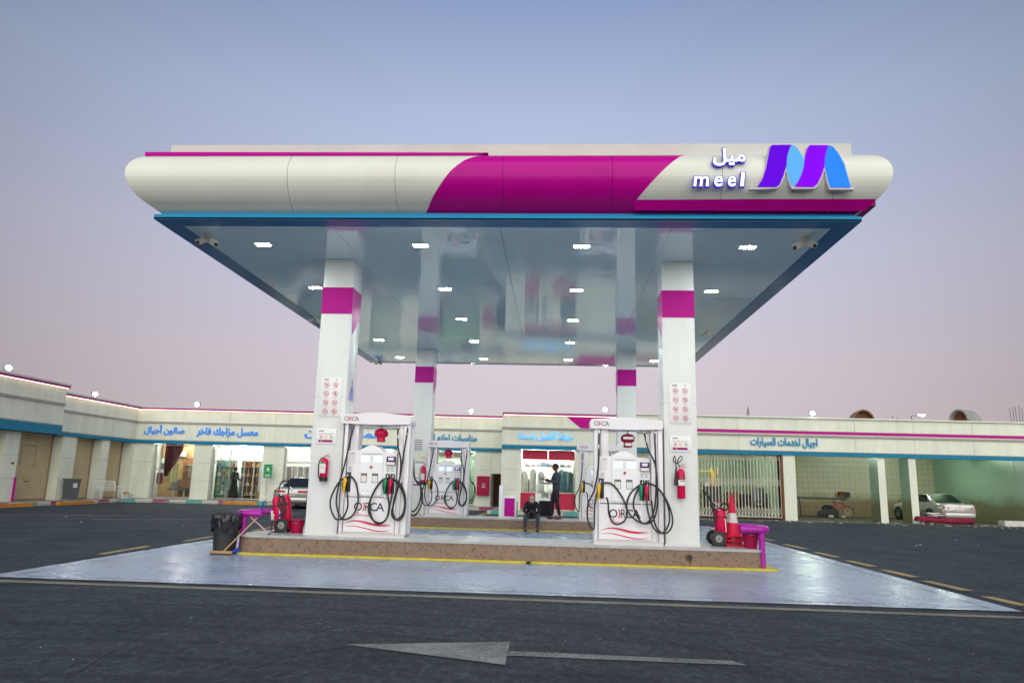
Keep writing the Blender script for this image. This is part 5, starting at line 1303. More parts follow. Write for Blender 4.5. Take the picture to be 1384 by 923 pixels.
# ================================================================== THINGS BY THE SHOPS
p = W2.own(l2(-4.05), .28, .72)
t = thing('hose_cabinet', 'dark red fire hose cabinet on the wall left of the dark doorway', 'fire cabinet', W2.own(l2(-4.07), -.18, .72), W2.rz)
bx(0, .67, 0, .17, 0, 1.02).build('box', 'red_plastic', t); bx(.03, .64, -.02, -.001, .03, .99).build('door', 'red_plastic', t)
ring((.36, .56), .055, .08, -.026, -.021, 16).build('emblem', 'label', t); bx(.25, .47, -.026, -.021, .42, .45).build('emblem', 'label', t); bx(.06, .09, -.03, -.021, .48, .52).build('handle', 'label', t)
t = thing('assembly_sign', 'green assembly point sign on a thin post by the fabric shop', 'sign', W2.own(l2(-15.1), -.5, .146), W2.rz)
MB().cyl((0, 0, 0), (0, 0, 1.35), .022, n=8).build('post', 'facade_trim', t); bx(-.22, .22, -.012, .012, 1.22, 1.92).build('plate', 'sign_green', t)
for sx in (-1, 1):
    for sz in (-1, 1):
        MB().beam((sx * .17, -.015, 1.67 + sz * .17), (sx * .10, -.015, 1.67 + sz * .10), .004, .05, (0, 1, 0)).build('arrow', 'label', t)
MB().lathe([(.04, -.016), (.04, -.013)], (0, 0, 1.75), 10, 'y').box(-.07, .07, -.016, -.013, 1.58, 1.70).build('figures', 'label', t)
for z in (1.30, 1.37): bx(-.14, .14, -.016, -.013, z, z + .03).build('caption', 'label', t)
t = thing('wheelie_bin', 'dark grey wheeled bin with white stickers against the left pillar', 'bin', (-22.05, 32.75, .146), R(72)); t.scale = (.84, .84, .92)
MB().add([(-.24, -.25, .06), (.24, -.25, .06), (.24, .25, .06), (-.24, .25, .06), (-.29, -.32, .98), (.29, -.32, .98), (.29, .32, .98), (-.29, .32, .98)], [(0, 3, 2, 1), (4, 5, 6, 7), (0, 1, 5, 4), (1, 2, 6, 5), (2, 3, 7, 6), (3, 0, 4, 7)]).build('body', 'bin_grey', t)
MB().box(-.31, .31, -.34, .36, .98, 1.06, bev=.02).build('lid', 'bin_grey', t)
for x in (-.2, .2): MB().lathe([(.09, -.03), (.09, .03)], (x, .26, .09), 12, 'z').build('wheel', 'black', t)
bx(-.14, .1, -.31, -.285, .62, .84).build('sticker', 'label', t); bx(.285, .30, -.1, .1, .62, .84).build('sticker', 'label', t)
# white bench
t = thing('garden_bench', 'white slatted metal bench in front of the closed shutters', 'bench', (-22.1, 35.6, .146), R(90 - 10))
for sx in (-1, 1):
    x = sx * .72
    MB().tube([(x, -.3, 0), (x, -.27, .4), (x, -.3, .58), (x, .1, .60)], .02, 6, 4).build('leg', 'white_plastic', t); MB().tube([(x, .2, 0), (x, .17, .42), (x, .27, .85)], .02, 6, 4).build('leg', 'white_plastic', t)
for k in range(6): bx(-.72, .72, -.27 + k * .075, -.22 + k * .075, .405, .425).build('seat_slat', 'white_plastic', t)
for k in range(11): MB().beam((-.66 + k * .132, .18, .46), (-.66 + k * .132, .265, .84), .03, .015).build('back_slat', 'white_plastic', t)
MB().beam((-.72, .27, .86), (.72, .27, .86), .03, .03).build('back_rail', 'white_plastic', t)
t = thing('planter_box', 'white box of fallen goods by the last shutter pillar', 'box', (-22.25, 37.6, .146)); bx(-.25, .25, -.3, .1, 0, .22).build('box', 'white_dirty', t); MB().ball((0, -.1, .25), .18, .15, .08, 9, 5).build('goods', 'wood_light', t)

# salon contents
def W2obj(name, lab, cat, X, y, z, group=None): return thing(name, lab, cat, W2.own(l2(X), y, z), W2.rz, group)
def inX(u, v, y):      # world x, and z, of a sight line met at depth y behind the front
    p = onw(u, v, 39.64 + y * 1.002, .062); return p.x, p.z
t = W2obj('curtain', 'dark red curtain tied back at the left of the salon window', 'curtain', -21.1, .55, .156)
V = []; n = 28
for j, (xa, xb, z) in enumerate(((0, .95, 2.9), (.0, .9, 2.5), (.0, .62, 1.9), (.02, .3, 1.35), (.02, .22, 1.15))):
    for i in range(n + 1): V.append((xa + (xb - xa) * i / n, .05 * math.sin(i * 1.4), z))
MB().add(V, [(j * (n + 1) + i, j * (n + 1) + i + 1, (j + 1) * (n + 1) + i + 1, (j + 1) * (n + 1) + i) for j in range(4) for i in range(n)]).build('upper_fabric', 'curtain', t)
MB().box(-.3, -.02, -.02, .06, .75, 1.35).build('lower_fabric', 'curtain', t)
t = W2obj('air_conditioner', 'white wall air conditioner in the salon', 'air conditioner', inX(229, 624, 2.6)[0], 2.6, 2.42)
MB().box(0, 1.0, 0, .25, 0, .3, bev=.03).build('case', 'white_plastic', t); bx(.1, .9, -.005, .0, .03, .08).build('louvre', 'facade_trim', t)
t = W2obj('barber_unit', 'brown wooden barber counter with mirror and shelves in the salon', 'cabinet', inX(246, 640, 2.3)[0], 2.3, .156)
MB().box(0, 1.2, 0, .5, 0, .95).build('counter', 'wood', t); MB().box(0, 1.2, .4, .5, .95, 2.2).build('back_board', 'wood', t); bx(.3, 1.1, .385, .395, 1.1, 1.75).build('mirror', 'steel', t)
for k in range(3): bx(.1, 1.15, .2, .4, 1.2 + k * .3, 1.22 + k * .3).build('shelf', 'white_plastic' if k else 'wood', t)
t = W2obj('wall_poster', 'pale framed hair poster on the salon wall', 'poster', inX(213, 640, 2.7)[0], 2.7, 1.25); bx(0, .75, 0, .03, 0, 1.1).build('frame', 'facade_trim', t); bx(.05, .7, -.01, -.001, .05, 1.05).build('sheet', 'label', t); bx(.25, .5, -.02, -.011, .45, .8).build('print', 'dark_steel', t)
t = W2obj('towel', 'pale yellow towel hanging in the salon', 'towel', inX(232, 640, 1.6)[0], 1.6, 1.0); V = []
for j, z in enumerate((0, .5, 1.05)):
    for i in range(9): V.append((i * .055, .03 * math.sin(i * 1.7), z))
mat('towel_y', (.45, .42, .2), .9)
MB().add(V, [(j * 9 + i, j * 9 + i + 1, j * 9 + i + 10, j * 9 + i + 9) for j in range(2) for i in range(8)]).build('fabric', 'towel_y', t); bx(-.04, .5, -.02, .02, 1.04, 1.07).build('rail', 'steel', t)
for X, lab in ((inX(223, 665, 1.5)[0], 'grey barber chair left of the towel in the salon'), (inX(237, 665, 1.5)[0], 'grey barber chair right of the towel in the salon')):
    t = W2obj('barber_chair', lab, 'chair', X, 1.9, .156)
    MB().box(0, .55, 0, .55, .4, .55, bev=.04).build('seat', 'bin_grey', t); MB().box(0, .55, .45, .58, .5, 1.0, bev=.04).build('backrest', 'bin_grey', t); MB().cyl((.27, .27, 0), (.27, .27, .4), .06, n=10).build('pedestal', 'steel', t); MB().lathe([(.25, 0), (.24, .03)], (.27, .27, 0), 16).build('base', 'steel', t)

# water pipe shop: shelves with pipes
def hookah(x, y, z, m, lab):
    t = W2obj('water_pipe', lab, 'water pipe', x, y, z, 'water pipes on the shop shelves')
    MB().lathe([(.05, 0), (.085, .02), (.09, .09), (.05, .15), (.022, .19), (.02, .22)], (0, 0, 0), 10).build('vase', m, t)
    MB().lathe([(.013, .2), (.03, .26), (.013, .30), (.028, .36), (.01, .40), (.035, .43), (.045, .47)], (0, 0, 0), 8).build('stem', 'steel', t)
    return t
mat('glass_teal', (.05, .3, .3), .1); mat('glass_amber', (.75, .45, .08), .2); mat('glass_white', (.75, .8, .8), .15); mat('glass_blue', (.06, .12, .35), .1); mat('glass_red', (.4, .03, .04), .1)
for k, (xa, xb, n_) in enumerate(((-18.45, -17.4, 'left'), (-17.05, -16.05, 'right'))):
    t = W2obj('shelf_rack', 'tall glass shelf rack of water pipes on the %s side of the shop' % n_, 'shelves', xa, 1.0, .156)
    w_ = xb - xa
    for x in (0, w_ - .03): bx(x, x + .03, 0, .35, 0, 2.1).build('side', 'steel', t)
    bx(0, w_, .34, .36, 0, 2.1).build('back', 'green_wall' if k == 0 else 'wood', t)
    for z in (.25, .75, 1.25, 1.75): bx(.03, w_ - .03, 0, .34, z, z + .02).build('shelf', 'glass_white', t)
wp = {}
cl = ['glass_teal', 'glass_amber', 'glass_white', 'glass_blue', 'glass_red']; nm_ = ['teal', 'amber', 'clear', 'blue', 'red']; tier = ['bottom', 'second', 'third', 'top']
for k, xa in enumerate((-18.3, -16.95)):
    for j, z in enumerate((.27, .77, 1.27, 1.77)):
        for i in range(4):
            c = (i * 2 + j + k) % 5 if k == 0 else (1 if (i + j) % 2 else (i + j) % 5)
            lb = '%s water pipe, number %s along the %s shelf of the %s rack' % (nm_[c], ('first', 'second', 'third', 'last')[i], tier[j], ('left', 'right')[k])
            if c not in wp: wp[c] = hookah(xa + i * .25, 1.15, .156 + z, cl[c], lb)
            else: dup(wp[c], W2.own(l2(xa + i * .25), 1.15, .156 + z), lb)
t = W2obj('counter', 'white shop counter beside the person in black', 'counter', -17.25, 1.4, .156); MB().box(0, .3, 0, .9, 0, .95, bev=.01).build('body', 'white_plastic', t); bx(-.02, .32, -.02, .92, .95, .98).build('top', 'steel', t)
t = W2obj('step_stool', 'white step stool low behind the shop window', 'stool', -17.75, .75, .156)
for x in (0, .42): bx(x, x + .04, 0, .3, 0, .62).build('leg', 'white_plastic', t)
for z in (.25, .6): bx(.0, .46, 0, .3, z, z + .03).build('step', 'white_plastic', t)
t = W2obj('cardboard_box', 'brown cardboard box at the right of the water pipe shop', 'box', -16.1, .8, .156); bx(0, .42, 0, .3, 0, .42).build('carton', 'wood_light', t)
# fabric shop
rc = [(.02, .04, .06), (.05, .12, .2), (.5, .5, .45), (.55, .52, .4), (.03, .03, .03), (.35, .3, .22), (.1, .16, .2), (.6, .6, .58), (.04, .06, .09), (.25, .25, .24)]
r0 = None
for i in range(20):
    x = -14.95 + i * .155; m = mat('cloth_roll_%d' % (i % 10), rc[(i * 7) % 10], .9); y = .9 + .12 * (i % 2)
    lb = 'cloth roll %s in the row standing in the fabric shop' % ('first second third fourth fifth sixth seventh eighth ninth tenth eleventh twelfth thirteenth fourteenth fifteenth sixteenth seventeenth eighteenth nineteenth twentieth'.split()[i] + ' from the left,')
    t = W2obj('cloth_roll', lb.replace(', in', ' in').replace('roll first', 'roll, first'), 'cloth roll', x, y, .156, 'cloth rolls standing in the fabric shop')
    MB().cyl((0, 0, .0), (0, 0, 1.85), .068, n=10).build('roll', m, t)
t = W2obj('display_shelf', 'long white shelf over the cloth rolls in the fabric shop', 'shelf', -15.0, .85, 2.2); bx(0, 2.9, 0, .5, 0, .08).build('board', 'white_plastic', t)
# goods in the two other glass shops
t = W2obj('glass_counter', 'pale counter inside the shop under the teal sign', 'counter', -6.9, 1.6, .156); MB().box(0, 2.2, 0, .6, 0, .95, bev=.01).build('body', 'white_dirty', t); bx(0, 2.2, .0, .6, .955, .97).build('top', 'glass_teal', t)
t = W2obj('hanging_canopy', 'brown pleated ceiling cloth inside the shop under the teal sign', 'drape', -7.4, .7, 2.45); MB().prism([(0, .55), (3.1, .55), (2.9, .3), (2.5, -.3), (2.3, .25), (0, .35)], 0, .05).build('fabric', 'wood', t)
t = W2obj('potted_plant', 'green leafy plant on top of the shelf behind the back left dispenser', 'plant', -6.9, .9, 2.05)
bx(-.3, .5, -.15, .2, -1.9, -.05).build('stand', 'wood', t); mb = MB()
for i in range(60):
    c = Vector((random.uniform(-.3, .45), random.uniform(-.15, .15), random.uniform(-.05, .4))); a = Vector((random.uniform(-1, 1), random.uniform(-1, 1), random.uniform(-.3, 1))).normalized() * .09; b = a.orthogonal().normalized() * .035
    mb.add([c - a, c + b, c + a, c - b], [(0, 1, 2, 3)])
mb.build('leaves', 'plant', t)
# tailor shop contents
def WCobj(name, lab, cat, X, y, z, group=None): return thing(name, lab, cat, WC.own(lc(X), y, z), WC.rz, group)
mat('thobe', (.75, .76, .74), .8); mat('fabric_teal', (.12, .28, .32), .85, noise=.3, nscale=3)
for i, (X, s_, m) in enumerate(((-1.35, .9, 'thobe'), (-.95, 1, 'thobe'), (-.55, .9, 'thobe'), (.45, 1.0, 'fabric_teal'), (.68, .95, 'fabric_teal'), (.88, .9, 'fabric_teal'))):
    t = WCobj('hanging_garment', '%s garment hanging in the tailor shop, %s of its three' % (('white robe', 'teal cloth')[i > 2], ('left', 'middle', 'right')[i % 3]), 'garment', X, .9, .95, 'garments hanging in the tailor window')
    V = []
    for j, (w_, z) in enumerate(((.15, 0), (.13, .5), (.14, .95), (.11, 1.1), (.03, 1.18))):
        for k in range(9): V.append(((-w_ + 2 * w_ * k / 8) * 1.2, .05 * math.sin(k * 2 + j) * (1 if j < 3 else .2), z * s_))
    MB().add(V, [(j * 9 + k, j * 9 + k + 1, j * 9 + k + 10, j * 9 + k + 9) for j in range(4) for k in range(8)]).build('fabric', m, t)
    MB().tube([(0, 0, 1.17 * s_), (0, 0, 1.28 * s_), (.02, 0, 1.3 * s_)], .008, 5, 2).build('hanger', 'steel', t)
t = WCobj('clothes_rail', 'long wooden rail with goods across the tailor shop', 'rail', -1.45, .92, 2.22); bx(0, 2.4, -.02, .02, 0, .03).build('rod', 'wood_light', t)
for k in range(8): bx(.1 + k * .29, .32 + k * .29, -.05, .08, .035, .14).build('folded_cloth', ('fabric_teal', 'thobe', 'facade_trim')[k % 3], t)
t = WCobj('hanging_sign', 'white paper sign hanging inside the tailor shop window', 'sign', -.62, .42, 2.22); bx(0, .42, 0, .02, 0, .22).build('sheet', 'label', t); bx(.06, .36, -.004, -.0005, .07, .15).build('print', 'letter_sky', t)

# ---- wash bay contents
def WRobj(name, lab, cat, X, y, z, group=None): return thing(name, lab, cat, WR.own(lr(X), y, z), WR.rz, group)
for i, X in enumerate((13.4, 18.3, 20.6)):
    t = WRobj('bay_light', ('dusty tube light over the left wash bay', 'dusty tube light over the middle wash bay', 'dusty tube light over the bay with the silver car')[i], 'tube light', X, 4.0, 3.32)
    bx(-.6, .6, -.05, .05, .03, .09).build('fitting', 'white_plastic', t); MB().cyl((-.58, 0, 0), (.58, 0, 0), .028, n=8).build('tube', 'tube_dim', t)
p = atz(1133, 668, 1.4)
a = WR.I @ onw(1131, 664, 43.6, .037); b = WR.I @ onw(1145, 671, 43.6, .037)
t = thing('wall_box', 'small dark box fixed to the wash bay back wall', 'box', WR.own(a.x, 7.85, b.z), WR.rz); bx(0, (b.x - a.x) * .5, 0, .2, 0, .28).build('case', 'rust', t); bx((b.x - a.x) * .5 + .01, b.x - a.x, -.05, .2, -.02, .26).build('opening', 'black', t)
t = thing('water_pipe_run', 'rusty pipe along the back wall of the wash bay', 'pipe', WR.own(lr(11.8), 7.98, 0), WR.rz)
MB().tube([(0, 0, 1.02), (3.0, 0, 1.02), (5.6, 0, 1.0)], .03, 7, 1).build('pipe', 'dark_steel', t); MB().tube([(2.6, -.02, 1.02), (2.75, -.04, .95), (2.8, -.04, .5), (2.8, -.04, .0)], .03, 7, 3).build('down_pipe', 'dark_steel', t)
def bicycle(name, loc, rz, lean, m, lab):
    t = thing(name, lab, 'bicycle', loc, rz); T = Matrix.Rotation(lean, 4, 'X')
    def P(mb, n, mm): return mb.xf(T).build(n, mm, t)
    for x in (0, 1.0):
        c = (x, 0, .32); V = MB()
        pts = [(x + .31 * math.cos(a * math.pi / 12), 0, .32 + .31 * math.sin(a * math.pi / 12)) for a in range(25)]
        w_ = P(MB().tube(pts, .022, 6, 1), 'wheel', 'rubber')
        for k in range(8): MB().cyl(c, (x + .3 * math.cos(k * math.pi / 4 + .2), 0, .32 + .3 * math.sin(k * math.pi / 4 + .2)), .004, n=4).xf(T).build('spoke', 'steel', w_)
    fr = MB()
    for a, b in (((1.0, 0, .32), (.82, 0, .80)), ((.80, 0, .78), (.42, 0, .30)), ((.80, 0, .80), (.32, 0, .74)), ((.42, 0, .30), (.30, 0, .82)), ((0, 0, .32), (.42, 0, .30)), ((0, 0, .32), (.32, 0, .72))): fr.cyl(a, b, .02, n=7)
    P(fr, 'frame', m); P(MB().box(.16, .42, -.06, .06, .83, .88, bev=.02), 'saddle', 'black')
    P(MB().tube([(.86, -.28, .98), (.84, -.1, .92), (.84, .1, .92), (.86, .28, .98)], .014, 6, 4), 'handlebar', 'black'); P(MB().cyl((.42, -.12, .25), (.42, .12, .35), .012, n=6).box(.36, .48, -.17, -.1, .22, .24), 'pedal', 'black')
    return t
bicycle('bicycle', (15.05, 41.2, 0), R(8), R(-12), 'red_paint', 'small red bicycle propped against the wash bay wall beside a heap')
t = thing('junk_heap', 'dark heap of wheels and rags left of the red bicycle', 'heap', (14.75, 41.0, 0))
for x, z, r_ in ((0, .28, .28), (.35, .26, .26), (-.3, .2, .2)):
    MB().lathe([(r_ * .55, -.08), (r_, -.07), (r_, .07), (r_ * .55, .08)], (x, 0, z), 16, 'y').build('tyre', 'rubber', t)
MB().ball((.1, .1, .5), .35, .2, .18, 10, 6).build('rag', 'cloth_dark', t); MB().ball((.1, -.3, .08), .16, .1, .08, 8, 5).build('bag', 'litter', t); MB().ball((.75, -.3, .08), .12, .1, .08, 8, 5).build('bag', 'litter', t)
# red cover on trestle in front of the column
t = thing('cloth_bundle', 'long dark red cloth bundle lying at the foot of the bay column by the car', 'cloth', (17.85, 35.6, 0), R(2))
V = []; n = 26
for i in range(n + 1):
    u = i / n; x = -1.05 + 2.6 * u; w_ = .34 * math.sin(math.pi * (.08 + .86 * u)) ** .6; top = .33 + .03 * math.sin(u * 9)
    for k in range(10):
        a = 2 * math.pi * k / 10; V.append((x + random.uniform(-.01, .01), w_ * math.cos(a) + random.uniform(-.02, .02), max(.03 + .12 * (1 - u), top * .52 + .2 * math.sin(a) * (1 - .25 * u) + random.uniform(-.015, .015))))
MB().add(V, [(i * 10 + k, i * 10 + (k + 1) % 10, (i + 1) * 10 + (k + 1) % 10, (i + 1) * 10 + k) for i in range(n) for k in range(10)] + [tuple(range(10)), tuple(n * 10 + k for k in range(10))]).build('fabric', 'cloth_red', t)
for x in (-.75, -.35): MB().lathe([(.09, 0), (.10, .2)], (x, 0, 0), 10).build('support_can', 'concrete' if x < -.5 else 'litter', t)
bx(-.35, .2, -.2, .2, .42, .46).build('pink_rag', 'pole_pink', t)
t = thing('wash_basin', 'white plastic basin resting by the bay column', 'basin', (18.1, 36.6, .35)); MB().lathe([(.2, 0), (.3, .14), (.32, .14), (.3, .16)], (0, 0, 0), 18).build('bowl', 'white_plastic', t); bx(-.15, .15, -.15, .15, -.35, .0).build('crate', 'wood', t)
t = thing('concrete_step', 'low white concrete step at the right end of the wash bay', 'step', (22.1, 36.3, 0), 0); bx(-1.0, .9, -.2, .35, 0, .24).build('block', 'white_dirty', t)
t = thing('wall_weed', 'small weeds growing at the foot of the side wall by the car', 'plant', (22.2, 38.2, 0)); mb = MB()
for i in range(50):
    c = Vector((random.uniform(-.25, .05), random.uniform(-.9, .6), random.uniform(0, .3))); a = Vector((random.uniform(-.5, .5), random.uniform(-.5, .5), 1)).normalized() * random.uniform(.06, .2); b = a.orthogonal().normalized() * .02
    mb.add([c - b, c + b, c + a], [(0, 1, 2)])
mb.build('leaves', 'plant', t)
# goods behind the scissor gate
t = WRobj('storage_rack', 'dark rack with yellow edges behind the scissor gate on its left', 'rack', 5.4, 4.0, .156)
for x in (0, 1.6, 3.2): bx(x, x + .08, 0, .6, 0, 2.2).build('post', 'yellow_plastic', t)
for z in (.6, 1.2, 2.1): bx(0, 3.28, 0, .6, z, z + .08).build('shelf', 'yellow_paint', t)
for k in range(8): bx(.15 + k * .38, .42 + k * .38, .05, .5, .69 + .6 * (k % 2), .98 + .6 * (k % 2)).build('carton', ('black', 'wood', 'dark_steel', 'label')[k % 4], t)
for k, (X, s_) in enumerate(((9.1, .55), (9.7, .6), (10.2, .5))):
    t = WRobj('tyre_stack', ('left', 'middle', 'right')[k] + ' stack of dark tyres behind the scissor gate', 'tyres', X, 2.6, .156)
    for j in range(5): MB().lathe([(s_ * .3, 0), (s_ * .55, .02), (s_ * .57, .1), (s_ * .55, .19), (s_ * .3, .2)], (random.uniform(-.02, .02), 0, j * .205), 16).build('tyre', 'rubber', t)
for k, (X, w_, h_, m) in enumerate(((6.0, .7, 1.2, 'dark_steel'), (6.9, .5, .9, 'cloth_dark'), (7.6, .8, 1.35, 'bin_black'), (8.8, .5, 1.1, 'wood'), (9.4, .5, .95, 'cloth_dark'), (10.0, .6, 1.3, 'dark_steel'))):
    t = WRobj('workshop_cabinet', ('grey steel', 'low black', 'broad black', 'narrow brown', 'small black', 'tall dark grey')[k] + ' workshop cabinet half seen behind the scissor gate', 'cabinet', X, 1.5 + .3 * (k % 2), .156)
    MB().box(0, w_, 0, .5, 0, h_, bev=.02).build('body', m, t); bx(.04, w_ - .04, -.012, -.001, .05, h_ * .5).build('drawer', 'black', t); bx(w_ * .3, w_ * .7, -.03, -.013, h_ * .4, h_ * .43).build('handle', 'steel', t)
t = WRobj('yellow_ladder', 'yellow step ladder standing behind the scissor gate', 'ladder', 8.35, 3.0, .156)
for x in (0, .35): MB().beam((x, 0, 0), (x, .3, 2.3), .05, .05).build('rail', 'yellow_plastic', t)
for k in range(7): MB().beam((0, .3 * (k + .5) / 7.2, .15 + k * .31), (.35, .3 * (k + .5) / 7.2, .15 + k * .31), .05, .03).build('rung', 'yellow_plastic', t)

# ================================================================== CARS
def sedan(name, loc, rz, lab, paint, kind):
    t = thing(name, lab, 'car', loc, rz)
    ST = [(0, .70, .50, .86), (.03, .80, .36, .93), (.12, .87, .27, .955), (.5, .90, .22, .965), (1.0, .915, .22, .97), (2.4, .92, .22, .955), (3.5, .915, .22, .93), (4.1, .90, .22, .86), (4.5, .86, .24, .78), (4.72, .76, .30, .68), (4.8, .62, .40, .58)]
    V = []; F = []; k = 12
    for y, hw, zb, zt in ST:
        ring_ = [(hw * .75, zb), (hw * .95, zb + .06), (hw, zb + .22), (hw * 1.0, (zb + zt) / 2 + .06), (hw * .955, zt - .08), (hw * .86, zt - .01)]
        V += [(x, y, z) for x, z in ring_] + [(-x, y, z) for x, z in reversed(ring_)]
    for i in range(len(ST) - 1):
        for j in range(k): F.append((i * k + j, i * k + (j + 1) % k, (i + 1) * k + (j + 1) % k, (i + 1) * k + j))
    F += [tuple(range(k - 1, -1, -1)), tuple((len(ST) - 1) * k + j for j in range(k))]
    MB().add(V, F).build('body', paint, t, ang=50)
    # cabin
    CB = [(.78, .76, .96), (1.02, .75, 1.10), (1.30, .70, 1.28), (1.62, .64, 1.40), (2.1, .62, 1.44), (2.6, .63, 1.42), (2.95, .67, 1.30), (3.3, .73, 1.12), (3.6, .77, .94)]
    V = []
    for y, hw, zt in CB: V += [(.80, y, .93), (hw + .03, y, (zt * .8 + .93 * .2)), (hw - .06, y, zt), (-hw + .06, y, zt), (-hw - .03, y, (zt * .8 + .93 * .2)), (-.80, y, .93)]
    F = [(i * 6 + j, i * 6 + j + 1, (i + 1) * 6 + j + 1, (i + 1) * 6 + j) for i in range(len(CB) - 1) for j in range(5)]
    MB().add(V, F).build('roof', paint, t, ang=60)
    # glass: rear screen and side windows stand 6 mm proud
    MB().add([(-.66, .80, .985), (.66, .80, .985), (.55, 1.50, 1.372), (-.55, 1.50, 1.372)], [(0, 1, 2, 3)]).xf(Matrix.Translation((0, -.02, .012))).build('rear_window', 'car_glass', t)
    for s in (-1, 1):
        P = [(1.12, 1.02), (1.30, 1.20), (1.58, 1.325), (2.12, 1.36), (2.12, .99)]; Q = [(2.17, .99), (2.17, 1.36), (2.6, 1.34), (2.9, 1.24), (3.25, 1.0)]
        for W_ in (P, Q):
            o = [(s * (.812 - (z - .93) * .38 + .012), y, z) for y, z in W_]
            MB().add(o, [tuple(range(len(o)))]).build('side_window', 'car_glass', t)
        MB().beam((s * .9, .95 + 2.0, .97), (s * 1.02, .95 + 2.0, 1.0), .12, .09).build('mirror', paint, t)
        bx(s * .925 - .004, s * .925 + .004, 2.14, 2.15, .34, .93).build('door_gap', 'black', t)
        MB().beam((s * .928, 1.55, .80), (s * .928, 1.70, .80), .015, .025).build('door_handle', paint, t)
    for y in (1.0, 3.78):
        for s in (-1, 1):
            MB().lathe([(.375, -.02), (.375, .02)], (s * .905, y, .33), 22, 'x').build('wheel_arch', 'black', t)
            w = MB().lathe([(.2, -.11), (.31, -.10), (.325, -.06), (.325, .06), (.31, .1), (.2, .11)], (s * .845, y, .325), 22, 'x').build('wheel', 'rubber', t)
            MB().lathe([(.2, -.095), (.21, .095)], (s * .865, y, .325), 16, 'x').build('rim', 'dark_steel', w)
            for q in range(5):
                a = q * 2 * math.pi / 5 + .3; MB().beam((s * .965, y, .325), (s * .965, y + .19 * math.cos(a), .325 + .19 * math.sin(a)), .05, .012, (1, 0, 0)).build('spoke', 'steel', w)
    MB().box(-.74, .74, -.035, .08, .30, .52, bev=.03).build('rear_bumper', paint, t)
    bx(-.66, .66, -.02, .1, .2, .30).build('valance', 'black', t)
    bx(-.70, .70, -.012, .02, .53, .54).build('boot_gap', 'black', t)
    if kind == 'tall_lamp':
        for s in (-1, 1):
            MB().add([(s * .50, -.012, .70), (s * .80, .02, .68), (s * .885, .20, .70), (s * .86, .22, .80), (s * .78, .02, .83), (s * .60, -.008, .80)], [(0, 1, 4, 5), (1, 2, 3, 4)]).build('tail_light', 'tail_red', t)
        bx(-.62, .55, -.012, -.004, .765, .78).build('red_trim', 'tail_red', t)
    else:
        for s in (-1, 1):
            MB().add([(s * .28, -.014, .74), (s * .78, -.0, .73), (s * .875, .18, .74), (s * .86, .2, .84), (s * .76, .0, .84), (s * .30, -.012, .83)], [(0, 1, 4, 5), (1, 2, 3, 4)]).build('tail_light', 'tail_red', t)
    pl = bx(-.17, .19, -.018, -.004, .60, .73).build('number_plate', 'label', t); bx(-.12, .14, -.022, -.0185, .665, .70).build('plate_mark', 'pink_label', pl); bx(-.12, .14, -.022, -.0185, .62, .65).build('plate_mark', 'facade_trim', pl)
    MB().lathe([(.03, -.016), (.03, -.006)], (0, 0, .835), 10, 'y').build('badge', 'dark_steel', t)
    return t
c1 = atz(392, 687.6)
sedan('parked_car', (c1.x, c1.y, 0), R(2), 'silver saloon parked nose to the kerb by the fabric shop on the left', 'car_silver', 'low')
sedan('parked_car', (19.7, 37.2, 0), R(5), 'silver saloon parked in the right wash bay with its tail out', 'car_silver_light', 'tall_lamp')

# ================================================================== PEOPLE
def skin(name, J, E, m, parent, sub=2, extra=None):
    names = list(J); me = bpy.data.meshes.new('s'); me.from_pydata([J[n][0] for n in names], [(names.index(a), names.index(b)) for a, b in E], [])
    o = bpy.data.objects.new('s', me); COL.objects.link(o); md = o.modifiers.new('k', 'SKIN'); md.use_smooth_shade = True
    for n, sv in zip(names, me.skin_vertices[0].data):
        r = J[n][1]; sv.radius = r if isinstance(r, tuple) else (r, r); sv.use_root = (n == names[0])
    s = o.modifiers.new('s', 'SUBSURF'); s.levels = sub; s.render_levels = sub
    bpy.context.view_layer.update()
    e = bpy.data.meshes.new_from_object(o.evaluated_get(bpy.context.evaluated_depsgraph_get())); bpy.data.objects.remove(o)
    if extra:
        bm = bmesh.new(); bm.from_mesh(e); n0 = len(bm.verts); vs = [bm.verts.new(v) for v in extra.v]
        for f in extra.f:
            try: bm.faces.new([vs[i] for i in f])
            except ValueError: pass
        bmesh.ops.recalc_face_normals(bm, faces=bm.faces); bm.to_mesh(e); bm.free()
    e.materials.clear(); e.materials.append(M(m)); e.shade_smooth(); e.name = name
    r = bpy.data.objects.new(name, e); COL.objects.link(r); r.parent = parent; return r
